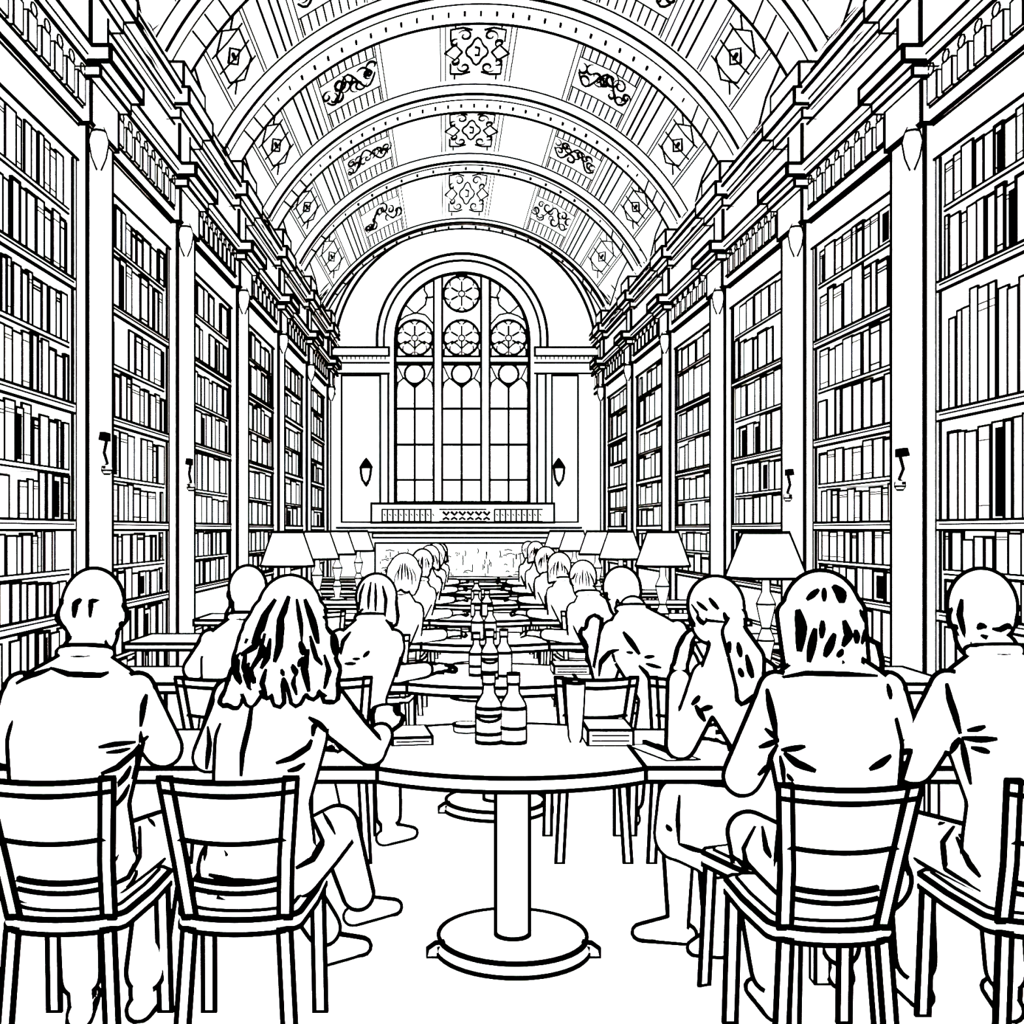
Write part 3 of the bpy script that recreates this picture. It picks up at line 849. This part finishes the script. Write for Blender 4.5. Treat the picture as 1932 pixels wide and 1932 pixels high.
    if hair == 'short':
        m1.ellipsoid(hd + upv * .022 * hs - fwd * .012, (.083 * hs, .101 * hs, .104 * hs), yaw, pit)
        m1.ellipsoid(hd - upv * .02 * hs - fwd * .045, (.066 * hs, .055 * hs, .06 * hs), yaw, pit)
    elif hair == 'bald':
        m1.ellipsoid(hd - upv * .012 * hs - fwd * .012, (.082 * hs, .096 * hs, .058 * hs), yaw, pit)
    elif hair == 'bob':
        m1.ellipsoid(hd + upv * .02 * hs - fwd * .012, (.1 * hs, .112 * hs, .115 * hs), yaw, pit)
        for i in range(15):
            a = PI + PI * i / 14
            o_ = rt * math.cos(a) * .092 * hs + fwd * math.sin(a) * .085 * hs
            m1.capsule(hd + o_ * .95 + upv * .02, hd + o_ * 1.02 - upv * (.125 + .02 * math.sin(i * 2.1)) * hs, .034, .02, 10)
    elif hair == 'pony':
        m1.ellipsoid(hd + upv * .018 * hs - fwd * .01, (.088 * hs, .106 * hs, .108 * hs), yaw, pit)
        m1.ellipsoid(hd - upv * .0 - fwd * .05, (.07 * hs, .06 * hs, .07 * hs), yaw, pit)
        b0 = hd - fwd * .1 * hs - upv * .035; tail = J['tail']
        q0 = b0
        for i in range(1, len(tail) + 1):
            m1.capsule(q0, V(tail[i - 1][:3]), tail[i - 2][3] if i > 1 else .022, tail[i - 1][3], 12); q0 = V(tail[i - 1][:3])
        m1.ellipsoid(b0, (.026, .026, .026))
    elif hair == 'long' or hair == 'straight':
        m1.ellipsoid(hd + upv * .02 * hs - fwd * .012, (.093 * hs, .11 * hs, .11 * hs), yaw, pit)
        nl = 17 if hair == 'long' else 11; rr = random.Random(5)
        for i in range(nl):
            a = PI + PI * (i + .0) / (nl - 1)
            o_ = rt * math.cos(a) * .075 * hs + fwd * math.sin(a) * .075 * hs
            p = hd + o_ * .8 + upv * .05; L = J.get('hairlen', .3) * rr.uniform(.88, 1.08); spread = J.get('spread', 1.0)
            N = 9; prev = p
            for k in range(1, N + 1):
                tt = k / N
                wav = (math.sin(tt * 9 + i * 1.3) * .014 + math.sin(tt * 15 + i * 2.7) * .008) * (1 if hair == 'long' else .2)
                q = p - V((0, 0, 1)) * L * tt + (rt * math.cos(a) * .09 * spread - V((0, 1, 0)) * (.17 if hair == 'long' else .05)) * tt ** .8 * hs + rt * wav + V((0, 0, .03)) * math.sin(PI * tt)
                m1.capsule(prev, q, .026 * (1 - .45 * (k - 1) / N), .026 * (1 - .45 * k / N), 8); prev = q
    if hair != 'none':
        organic(m1, 'hair', t, max(.006, vox * .6) if hair == 'long' else vox * .75, 2, w * .95, strokes=hairstrokes, minlen=.03)
    return t

def seated(x, y, headx=None, heady=None, headz=1.28, lean=.06, elL=None, elR=None, haL=None, haR=None, yaw=0, pitch=.3, feet=None, shw=.19, shz=1.10, twist=0, knees=None, **kw):
    hx = x if headx is None else headx; hy = y + lean + .1 if heady is None else heady
    J = dict(pelvis=(x, y, .56), waist=(x, y + lean * .3, .74), chest=(x + (hx - x) * .4, y + lean * .7, .93), neck=(x + (hx - x) * .8, y + lean + (hy - y - lean) * .35, shz + .055), head=(hx, hy, headz),
             sh_l=(x + (hx - x) * .6 - shw * math.cos(twist) + .04, y + lean - shw * math.sin(twist), shz - .035), sh_r=(x + (hx - x) * .6 + shw * math.cos(twist) - .04, y + lean + shw * math.sin(twist), shz - .035),
             hip_l=(x - .09, y + .02, .55), hip_r=(x + .09, y + .02, .55), yaw=yaw, pitch=pitch)
    kl, kr = knees or ((x - .13, y + .44, .53), (x + .13, y + .44, .53))
    J['kn_l'], J['kn_r'] = kl, kr
    fl, fr = feet or ((x - .14, y + .52, .09), (x + .14, y + .42, .09))
    J['an_l'], J['an_r'] = fl, fr
    J['to_l'] = (fl[0] - .02, fl[1] + .14, .035); J['to_r'] = (fr[0] + .02, fr[1] + .14, .035)
    J['el_l'] = elL or (x - .27, y + .22, .82); J['el_r'] = elR or (x + .27, y + .22, .82)
    J['ha_l'] = haL or (x - .12, y + .44, .80); J['ha_r'] = haR or (x + .12, y + .44, .80)
    J.update(kw); return J

# A: man in shirt, bald crown, nearest row
J = seated(-1.165, 3.24, headx=-1.145, headz=1.305, shw=.215, shz=1.115, elL=(-1.46, 3.52, .86), elR=(-.955, 3.5, .86), haL=(-1.3, 3.78, .79), haR=(-1.06, 3.86, .80), feet=((-1.2, 3.45, .09), (-1.02, 3.5, .09)), knees=((-1.3, 3.68, .55), (-1.0, 3.68, .54)))
person('bald man in a plain shirt at the left of the nearest row, seen from behind', (-1.165, 3.24, 0), J, 'bald', vox=.010, bulk=1.08, headscale=1.12,
       fold=[(1.0, (185, 1410), (215, 1404), (255, 1400)), (.8, (200, 1420), (225, 1417), (245, 1412)), (1.2, (190, 1460), (220, 1448), (252, 1420), (262, 1405)), (1.1, (262, 1400), (265, 1380)), (1.2, (265, 1370), (270, 1330), (276, 1310)),
             (.9, (262, 1400), (280, 1388)), (1.3, (258, 1410), (256, 1440), (248, 1470)), (1.1, (215, 1488), (235, 1465), (246, 1445)), (1.0, (216, 1522), (232, 1500), (243, 1480)), (1, (95, 1260), (130, 1272), (190, 1274), (205, 1268)), (1.2, (95, 1262), (60, 1275), (30, 1290))],
       trouserfold=[(1.1, (215, 1598), (235, 1570), (247, 1545)), (.9, (210, 1630), (232, 1600), (250, 1560)), (1.0, (200, 1675), (240, 1655), (262, 1615), (264, 1560)), (1.1, (205, 1700), (250, 1690), (290, 1665)), (.8, (280, 1545), (292, 1560))],
       hairstrokes=[(1.0, (170, 1115), (195, 1118)), (1.2, (140, 1165), (143, 1140), (155, 1130)), (.9, (170, 1165), (172, 1135), (190, 1132)), (1.0, (160, 1200), (180, 1190))])
# B: woman with long wavy hair
J = seated(-.60, 3.26, headx=-.54, headz=1.275, shw=.185, shz=1.09, elL=(-.815, 3.52, .83), elR=(-.31, 3.76, .80), haL=(-.55, 3.86, .80), haR=(-.285, 3.97, .825), hd_r=(0, .5, .35), hu_r=(0, -.5, 1), hairlen=.27, spread=.95, feet=((-.47, 3.93, .09), (-.40, 4.33, .09)), knees=((-.68, 3.68, .55), (-.42, 3.72, .55)), lean=.09)
J['to_l'] = (-.36, 4.0, .035); J['to_r'] = (-.27, 4.42, .035)
person('woman with long wavy hair down her back, seated left of the bow-fronted table, nearest row', (-.60, 3.26, 0), J, 'long', vox=.010, bulk=.92, collar=False, headscale=1.05,
       fold=[(1.1, (478, 1310), (470, 1370), (458, 1420), (455, 1465)), (1.1, (400, 1290), (390, 1340), (396, 1400), (390, 1450)), (1.2, (520, 1440), (550, 1430), (580, 1410), (588, 1395)), (1.0, (542, 1455), (560, 1450), (575, 1440)), (1.2, (582, 1353), (600, 1365), (620, 1385)), (1.0, (590, 1390), (592, 1372), (600, 1366))],
       trouserfold=[(1.1, (555, 1525), (590, 1545), (608, 1590), (590, 1620), (558, 1638)), (.9, (570, 1522), (610, 1535), (632, 1575)), (1.0, (385, 1585), (386, 1620)), (1.0, (425, 1585), (428, 1615)), (1.1, (395, 1650), (440, 1662), (510, 1664))],
       hairstrokes=[(1.6, (520, 1130), (500, 1160), (488, 1195), (480, 1220), (455, 1235)), (1.3, (545, 1125), (530, 1170), (527, 1220), (518, 1250)), (1.0, (560, 1130), (568, 1180), (572, 1240), (560, 1265)), (1.4, (575, 1130), (590, 1170), (600, 1215)), (1.2, (500, 1195), (490, 1240), (475, 1270), (480, 1290)), (1.1, (510, 1205), (505, 1240), (492, 1262)), (1.0, (585, 1200), (595, 1240), (608, 1255)), (1.4, (450, 1240), (445, 1270), (455, 1290)), (1.1, (605, 1150), (625, 1200), (632, 1240)), (1.0, (465, 1225), (460, 1260), (475, 1300)), (1.0, (470, 1250), (463, 1275), (470, 1300)), (1.1, (502, 1262), (495, 1290), (503, 1315)), (1.0, (531, 1262), (540, 1290), (534, 1318)), (1.2, (582, 1225), (574, 1262), (583, 1305)), (1.0, (612, 1235), (621, 1265), (612, 1300)), (.9, (558, 1270), (553, 1290), (560, 1312))])
# C: bobbed hair
J = seated(1.10, 3.16, headx=1.10, headz=1.285, shw=.205, shz=1.125, elL=(.865, 3.36, .80), elR=(1.40, 3.50, .92), haL=(1.0, 3.8, .79), haR=(1.36, 3.74, 1.0), lean=.08, feet=((1.0, 3.5, .09), (1.3, 3.75, .09)), knees=((.95, 3.60, .56), (1.28, 3.62, .54)), hd_r=(0, .3, 1), hu_r=(0, -1, .2))
person('person with chin-length bobbed hair in a loose top, seated right of centre, nearest row', (1.10, 3.16, 0), J, 'bob', vox=.010, bulk=1.03, collar=False, headscale=1.07,
       fold=[(1.2, (1447, 1300), (1455, 1340), (1468, 1400)), (1.2, (1432, 1410), (1452, 1403), (1470, 1397)), (1.1, (1443, 1374), (1460, 1388), (1470, 1398)), (1.2, (1475, 1415), (1500, 1412), (1520, 1408)), (1.3, (1480, 1420), (1505, 1440), (1540, 1455)), (1.2, (1468, 1405), (1450, 1440), (1430, 1462)), (1.2, (1640, 1452), (1660, 1440), (1680, 1425)), (1.0, (1472, 1425), (1478, 1450), (1480, 1480)), (.8, (1485, 1460), (1497, 1474)), (1, (1674, 1290), (1680, 1320)), (1.1, (1475, 1278), (1520, 1270), (1600, 1272), (1655, 1275))],
       trouserfold=[(1.1, (1370, 1590), (1385, 1615), (1420, 1645), (1460, 1665)), (1.1, (1425, 1560), (1405, 1600), (1415, 1640), (1460, 1680)), (1.0, (1438, 1560), (1445, 1600), (1455, 1618)), (.9, (1370, 1580), (1368, 1610))],
       hairstrokes=[(1.3, (1522, 1132), (1545, 1112)), (1.1, (1555, 1110), (1555, 1135)), (1.8, (1572, 1105), (1585, 1120), (1588, 1138)), (1.8, (1505, 1150), (1512, 1185), (1508, 1230)), (1.4, (1538, 1185), (1532, 1215), (1526, 1250)), (1.1, (1552, 1170), (1550, 1205)), (1.2, (1575, 1195), (1565, 1220), (1556, 1240)), (1.6, (1592, 1170), (1600, 1200), (1590, 1220)), (1.1, (1622, 1150), (1632, 1180), (1625, 1215)), (1.3, (1614, 1188), (1616, 1215)), (1.0, (1590, 1225), (1580, 1240))])
# D: man at the right edge
J = seated(1.69, 3.24, headx=1.625, headz=1.295, shw=.215, shz=1.12, elL=(1.425, 3.44, .82), elR=(2.0, 3.48, .84), haL=(1.42, 3.78, 1.02), haR=(1.8, 3.86, .80), hd_l=(-.05, .1, 1), hu_l=(0, -1, 0), lean=.07, feet=((1.5, 3.6, .09), (1.75, 3.5, .09)), knees=((1.50, 3.66, .55), (1.8, 3.68, .55)))
person('short-haired man in a collared shirt cut off by the right edge of the photo', (1.69, 3.24, 0), J, 'short', vox=.010, bulk=1.08, headscale=1.1,
       fold=[(1.2, (1786, 1290), (1792, 1320), (1802, 1350), (1812, 1385)), (1.1, (1825, 1378), (1845, 1375), (1860, 1370)), (1.2, (1815, 1392), (1850, 1395), (1882, 1394)), (1.1, (1832, 1410), (1855, 1415), (1868, 1420)), (1.2, (1812, 1392), (1795, 1420), (1775, 1438)), (1.1, (1815, 1395), (1822, 1430), (1832, 1480))],
       trouserfold=[(1.1, (1800, 1560), (1780, 1590), (1785, 1640), (1850, 1680)), (1.0, (1810, 1575), (1840, 1600)), (1.0, (1805, 1580), (1830, 1630), (1850, 1655)), (.9, (1770, 1557), (1795, 1548))],
       hairstrokes=[(1.1, (1845, 1187), (1852, 1180), (1862, 1184)), (1.1, (1872, 1186), (1885, 1188), (1900, 1180), (1908, 1186)), (1.0, (1850, 1198), (1870, 1206), (1915, 1206)), (1.2, (1815, 1130), (1812, 1160), (1822, 1200), (1835, 1215))])
# E: pony-tailed woman on a chair turned towards the centre
J = seated(1.12, 3.74, headx=.895, heady=3.86, headz=1.275, shz=1.08, shw=.17, elL=(.775, 3.86, .80), elR=(1.2, 4.0, .82), haL=(.80, 4.0, 1.05), haR=(.95, 4.1, .8), yaw=.7, pitch=.2, hd_l=(.2, -.1, 1), twist=-.35,
           knees=((.80, 4.02, .57), (.90, 3.88, .54)), feet=((.82, 4.12, .09), (.93, 3.99, .09)))
J['to_l'] = (.68, 4.14, .035); J['to_r'] = (.86, 4.0, .03)
J['tail'] = [(.92, 3.68, 1.215, .035), (.95, 3.63, 1.13, .052), (.95, 3.60, 1.06, .042), (.925, 3.60, 1.0, .012)]
person('woman with a ponytail in a skirt, leaning on her elbow beside the bob-haired sitter', (1.12, 3.74, 0), J, 'pony', vox=.010, bulk=.9, headscale=.93, skirt=True, collar=False, trouserfold=[(1.0, (1282, 1500), (1279, 1545), (1281, 1592)), (1.0, (1257, 1556), (1268, 1568)), (1.0, (1281, 1592), (1310, 1602), (1342, 1610))],
       fold=[(1.2, (1305, 1330), (1315, 1320), (1320, 1312)), (1.2, (1320, 1340), (1335, 1335), (1345, 1334)), (1.2, (1312, 1330), (1330, 1360), (1345, 1385), (1355, 1410)), (1.1, (1350, 1382), (1366, 1380)), (1.1, (1352, 1395), (1365, 1410))],
       hairstrokes=[(.8, (1315, 1135), (1335, 1152)), (.9, (1338, 1128), (1356, 1150)), (1.0, (1366, 1155), (1372, 1175)), (1.1, (1370, 1200), (1362, 1230), (1372, 1265)), (1.3, (1376, 1210), (1378, 1240), (1384, 1270)), (1.0, (1392, 1212), (1398, 1240)), (1.2, (1408, 1235), (1415, 1265), (1420, 1280)), (1.0, (1395, 1260), (1402, 1278)), (.7, (1305, 1140), (1320, 1160), (1335, 1170), (1372, 1174))])
chair(1.19, 3.28, 'wooden chair of the ponytailed woman, mostly hidden by the bob-haired sitter', .35)

# row two
def back_row_chair(x, n, label): chair(x, 2.98 + ROW * n, label, 0, .95)
y2 = ty(1) - .47
J = seated(-1.09, y2, headx=-1.06, headz=1.25, shz=1.06, elL=(-1.36, y2 + .3, .85), elR=(-.86, y2 + .3, .83), haL=(-1.2, y2 + .38, 1.06), haR=(-1.0, y2 + .62, .79), hd_l=(.2, .1, 1), yaw=-.2, pitch=.35)
person('short-haired person resting chin on hand at the far left of the second row', (-1.09, y2, 0), J, 'short', vox=.012, hairstrokes=[(1.0, (410, 1150), (428, 1158), (440, 1140), (455, 1150), (466, 1146))])
back_row_chair(-1.12, 1, 'wooden chair of the chin-on-hand sitter, second row')
J = seated(-.52, y2, headx=-.42, headz=1.205, shz=1.06, shw=.17, elL=(-.78, y2 + .3, .82), elR=(-.40, y2 + .48, .79), haL=(-.6, y2 + .6, .79), haR=(-.16, y2 + .72, .80), yaw=-.3, pitch=.45, hairlen=.14, spread=.3, feet=((-.5, 5.3, .09), (-.36, 5.42, .09)))
J['to_r'] = (-.25, 5.5, .035)
person('straight-haired person writing left of centre in the second row, elbow on the table', (-.52, y2, 0), J, 'straight', vox=.012, fold=[(1.1, (643, 1235), (648, 1210), (662, 1192)), (1.0, (685, 1240), (697, 1228)), (.9, (650, 1252), (672, 1252)), (.8, (665, 1243), (680, 1243))],
       hairstrokes=[(.8, (688, 1100), (681, 1120), (678, 1150)), (.8, (700, 1098), (696, 1125), (695, 1150)), (.8, (708, 1100), (709, 1125), (708, 1160)), (.8, (702, 1150), (704, 1185)), (1.0, (722, 1105), (728, 1130), (726, 1165)), (.7, (670, 1120), (669, 1160), (672, 1185)), (.7, (716, 1150), (718, 1185)), (.7, (686, 1160), (686, 1188))])
back_row_chair(-.60, 1, 'wooden chair of the straight-haired writer, second row')
J = seated(1.04, y2, headx=.82, heady=y2 + .30, headz=1.24, shz=1.10, shw=.2, elL=(.76, y2 + .52, .79), elR=(1.2, y2 + .3, .84), haL=(.70, y2 + .56, .94), haR=(1.0, y2 + .6, .79), yaw=.45, pitch=.6, hd_l=(.1, .2, 1), lean=.14)
person('broad-backed man hunched over the second row with his head down', (1.04, y2, 0), J, 'short', vox=.012, bulk=1.1,
       fold=[(1.2, (1176, 1192), (1190, 1210), (1207, 1235)), (1.0, (1215, 1240), (1235, 1238)), (1.0, (1218, 1252), (1248, 1260)), (1.1, (1205, 1255), (1220, 1270), (1230, 1290)), (.8, (1182, 1230), (1195, 1232)), (1.1, (1130, 1275), (1133, 1250), (1150, 1230), (1168, 1226))],
       hairstrokes=[(1.2, (1142, 1138), (1160, 1145), (1166, 1134), (1185, 1142), (1205, 1138))])
back_row_chair(1.05, 1, 'wooden chair of the hunched broad-backed man, second row')
back_row_chair(.62, 1, 'empty wooden chair beside the pedestal in the second row, near the middle')
# rows further back
LAB = {2: 'third', 3: 'fourth', 4: 'fifth', 5: 'sixth', 6: 'seventh'}
for n in range(2, 7):
    yy = ty(n) - .46
    for s, x in ((-1, -.56 + .02 * n), (1, .96 + .02 * n)):
        r_ = random.Random(n * 7 + s)
        hx = x - s * (.12 + .05 * r_.random())
        J = seated(x, yy, headx=hx, headz=1.22 + .06 * r_.random(), shz=1.06, shw=.175, elL=(x - .24, yy + .3, .83), elR=(x + .24, yy + .3, .83), haL=(x - .1, yy + .62, .79), haR=(x + .16, yy + .6, .79), yaw=s * .35, pitch=.4, hairlen=.16, spread=.3)
        inner = ('r' if s < 0 else 'l')
        J['el_' + inner] = (x - s * .18, yy + .5, .79); J['ha_' + inner] = (x - s * .42, yy + .68, .80)
        hairk = ['straight', 'short', 'bob', 'short', 'straight', 'bob'][(n + (s > 0)) % 6]
        person('%s reader leaning over the %s row on the %s of the aisle' % ({'straight': 'straight-haired', 'short': 'short-haired', 'bob': 'bob-haired'}[hairk], LAB[n], SIDE[s]), (x, yy, 0), J, hairk, vox=.016 if n < 4 else .022, w=.8, collar=n < 4, full=n < 5)
        chair(x, 2.98 + ROW * n, 'wooden chair of the reader in the %s row on the %s' % (LAB[n], SIDE[s]), 0, .7)
for n in (2, 3):
    chair(-1.15, 2.98 + ROW * n, 'empty outer wooden chair on the left in the %s row' % LAB[n], 0, .75)
    chair(1.45, 2.98 + ROW * n, 'empty outer wooden chair on the right in the %s row' % LAB[n], 0, .75)

# ------------------------------------------------------------------ lamps
def lamp(x, n, s):
    y = ty(n) + .60
    t = thing('table_lamp', 'table lamp with a wide white shade in the %s row, %s side' % (ROWN[n], SIDE[s]), 'lamp', (x, y, TZ), 'table lamps on the reading tables')
    c = V((x, y, 0)); R = .225 if n == 1 else .20
    m1 = MB()
    prof = [(R, 1.285), (R * .55, 1.545)]; N = 36; vs = []
    for r, z in prof + [(R * .53, 1.540), (R - .008, 1.285)]:
        for k in range(N): a = 2 * PI * k / N; vs.append(c + V((r * math.cos(a), r * math.sin(a), z)))
    m1.add(vs, [(i * N + k, i * N + (k + 1) % N, ((i + 1) % 4) * N + (k + 1) % N, ((i + 1) % 4) * N + k) for i in range(4) for k in range(N)])
    m1.line(vs[:N], 1.0, closed=True); m1.line(vs[N:2 * N], 1.0, closed=True)
    d = V((c.x - EYE.x, c.y - EYE.y, 0)).normalized(); sd = V((-d.y, d.x, 0))
    for q in (-1, 1): m1.seg(c + sd * q * R + V((0, 0, 1.285)), c + sd * q * R * .55 + V((0, 0, 1.545)), 1.1)
    m1.build('lamp_shade', t)
    m1 = MB(); m1.lathe(c, [(.02, TZ + .02), (.03, .85), (.045, .92), (.02, .99), (.035, 1.06), (.05, 1.13), (.02, 1.2), (.015, 1.40)], 14, rings=(2, 3, 5), w=.7); m1.build('stem', t)
    m1 = MB(); m1.lathe(c, [(.10, TZ), (.10, TZ + .02), (.05, TZ + .04)], 20, rings=(1,), w=.8); m1.build('base', t)
    L = bpy.data.lights.new('lamp_bulb', 'POINT'); L.energy = 60; L.shadow_soft_size = .05
    lo = bpy.data.objects.new('lamp_bulb', L); sc.collection.objects.link(lo); lo.parent = t; lo.location = (0, 0, 1.44 - TZ)
lamp(1.77, 1, 1)
for n, x in ((2, 1.545), (3, 1.52), (4, 1.55), (5, 1.5), (6, 1.46)): lamp(x, n, 1)
for n, x in ((2, -1.33), (3, -1.37), (4, -1.41), (5, -1.36)): lamp(x, n, -1)

# ------------------------------------------------------------------ things on the tables
def bottle(x, y, h, r, label, lab=0):
    t = thing('bottle', label, 'bottle', (x, y, TZ), 'bottles down the middle of the tables')
    c = V((x, y, TZ))
    m1 = MB(); m1.lathe(c, [(r * .93, 0), (r, .01), (r, h * .52), (r * .92, h * .58), (r * .45, h * .72), (r * .38, h * .86)], 24, rings=(1, 2), w=.95)
    body_ = m1.build('glass_body', t); m1 = MB()
    if lab:
        m1.lathe(c, [(r * 1.004, h * .16), (r * 1.004, h * .42)], 24, contour=False)
        for z in ((h * .16, h * .42) if lab == 1 else (h * .24,)): m1.line([c + V((math.cos(a) * r * 1.01, math.sin(a) * r * 1.01, z)) for a in [PI + PI * i / 12 for i in range(13)]], .9)
        if lab == 1: m1.line([c + V((math.cos(a) * r * 1.01, math.sin(a) * r * 1.01, h * .42 - .02 * math.sin((a - PI)))) for a in [PI + PI * i / 12 for i in range(13)]], .7)
    if lab: m1.build('label_band', body_)
    m1 = MB(); m1.lathe(c, [(r * .46, h * .86), (r * .46, h), (r * .40, h)], 18, rings=(0, 1), w=.8); m1.build('cap', t)
bottle(.105, 4.14, .265, .046, 'squat-labelled bottle with curved label, left of the two on the nearest table', 1)
bottle(.198, 4.14, .265, .046, 'plain bottle with one band, right of the two on the nearest table', 2)
bottle(.085, 6.05, .24, .036, 'leftmost short bottle on the second-row table', 2)
bottle(.155, 5.92, .27, .042, 'middle labelled bottle on the second-row table', 1)
bottle(.235, 6.02, .26, .040, 'right-hand tall bottle on the second-row table', 0)
bottle(.12, 8.0, .26, .04, 'left bottle on the third-row table', 0)
bottle(.215, 8.05, .25, .04, 'right bottle on the third-row table', 2)
bottle(.14, 10.1, .25, .045, 'left bottle on the fourth-row table', 0)
bottle(.24, 10.15, .25, .045, 'right bottle on the fourth-row table', 0)
bottle(.17, 12.2, .25, .05, 'lone bottle on the fifth-row table', 0)
def laid_book(name, label, cat, c, hx, hy, h, rot=0, pages=2):
    c = V(c); co, si = math.cos(rot), math.sin(rot)
    t = thing(name, label, cat, c)
    def T(a, b, z): return c + V((a * co - b * si, a * si + b * co, z))
    m1 = MB(); m1.hexa([T(-hx, -hy, 0), T(hx, -hy, 0), T(hx, hy, 0), T(-hx, hy, 0), T(-hx, -hy, h), T(hx, -hy, h), T(hx, hy, h), T(-hx, hy, h)], .7); m1.build('cover', t)
    m1 = MB()
    for k in range(pages):
        z = h * (k + 1) / (pages + 1); m1.seg(T(-hx * .8, -hy - .001, z), T(hx * .8, -hy - .001, z), .35)
    m1.add([T(-hx * .95, -hy * .95, h + .002), T(hx * .95, -hy * .95, h + .002), T(hx * .95, hy * .95, h + .002), T(-hx * .95, hy * .95, h + .002)], [(0, 1, 2, 3)])
    m1.build('page_block', t)
laid_book('closed_book', 'thick closed book lying on the nearest table right of the bottles', 'book', (.56, 4.20, TZ), .085, .11, .06)
laid_book('open_book', 'thin book lying by the wavy-haired woman\'s hand on the nearest table', 'book', (-.20, 4.22, TZ), .075, .12, .03, .15, 1)
laid_book('notebook', 'slim notebook at the left of the second-row centre table', 'notebook', (-.20, 6.22, TZ), .1, .1, .02)
laid_book('closed_book', 'book lying on the second row in front of the hunched man', 'book', (.62, 6.2, TZ), .1, .1, .05)
laid_book('closed_book', 'book lying at the third row, left of its bottles', 'book', (-.12, 8.2, TZ), .12, .1, .06)
m1 = MB(); c = V((.435, 4.16, TZ)); m1.lathe(c, [(.014, 0), (.022, .02), (.03, .14), (.034, .23)], 18, rings=(3,), w=.9)
tag(m1.build('tumbler', loc=c), 'narrow tapered tumbler standing beside the closed book on the nearest table', 'glass')
t = thing('sheet_of_paper', 'loose sheet of paper on the table by the ponytailed woman\'s elbow', 'paper', (.74, 3.95, TZ))
m1 = MB(); m1.hexa([V(p) for p in ((.62, 4.1, TZ), (.72, 3.82, TZ), (.84, 3.84, TZ), (.74, 4.12, TZ), (.62, 4.1, TZ + .002), (.72, 3.82, TZ + .002), (.84, 3.84, TZ + .002), (.74, 4.12, TZ + .002))], .45, (4, 5, 6, 7)); m1.build('sheet', t)
m1 = MB(); m1.line([(.69, 4.12, TZ + .012), (.735, 3.98, TZ + .012), (.77, 3.86, TZ + .012)], 1.0); m1.line([(.77, 3.86, TZ + .012), (.775, 3.855, TZ + .012), (.785, 3.85, TZ + .012)], 1.5)
tag(m1.build('pen', loc=(.735, 3.98, TZ)), 'black pen lying on the loose sheet of paper', 'pen')
m1 = MB(); m1.lathe(V((.02, 4.38, TZ)), [(.045, 0), (.05, .03), (.04, .035)], 16, rings=(0, 1), w=.8)
tag(m1.build('saucer', loc=(.02, 4.38, TZ)), 'small round dish behind the bottles on the nearest table', 'dish')

# ------------------------------------------------------------------ camera, light, colour
cam = bpy.data.cameras.new('camera'); co_ = bpy.data.objects.new('camera', cam); sc.collection.objects.link(co_)
co_.location = EYE; co_.rotation_euler = (PI / 2, 0, 0); cam.sensor_width = 36; cam.lens = F / 1932 * 36
cam.shift_x = (966 - VPX) / 1932; cam.shift_y = (VPY - 966) / 1932; cam.clip_end = 200
sc.camera = co_
w = bpy.data.worlds.new('sky'); sc.world = w; w.use_nodes = True
bg = w.node_tree.nodes['Background']; bg.inputs[0].default_value = (1, 1, 1, 1); bg.inputs[1].default_value = 2.0
# daylight enters through the near end, left unbuilt to let sky light in, and the great window: sampling portals for both
for nm, loc, rot, sx, sy in (('open_end_portal', (.35, -.6, 4.1), (-PI / 2, 0, 0), 7.6, 8.2), ('window_daylight', (WCX, YE + .4, (WB + ZS + RW) / 2), (PI / 2, 0, 0), RW * 2, ZS + RW - WB)):
    L = bpy.data.lights.new(nm, 'AREA'); L.shape = 'RECTANGLE'; L.size = sx; L.size_y = sy; L.cycles.is_portal = True
    o = bpy.data.objects.new(nm, L); sc.collection.objects.link(o); o.location = loc; o.rotation_euler = (-rot[0], 0, 0) if 0 else rot
sc.view_settings.view_transform = 'Standard'; sc.view_settings.look = 'None'; sc.view_settings.gamma = 1
sc.view_settings.exposure = 5.6
sc.cycles.max_bounces = 12; sc.cycles.diffuse_bounces = 8; sc.cycles.transparent_max_bounces = 8
sc.cycles.sample_clamp_direct = 0; sc.cycles.sample_clamp_indirect = 10
sc.cycles.use_denoising = True; sc.cycles.denoiser = 'OPENIMAGEDENOISE'; sc.cycles.use_adaptive_sampling = False
sc.cycles.filter_width = 1.1
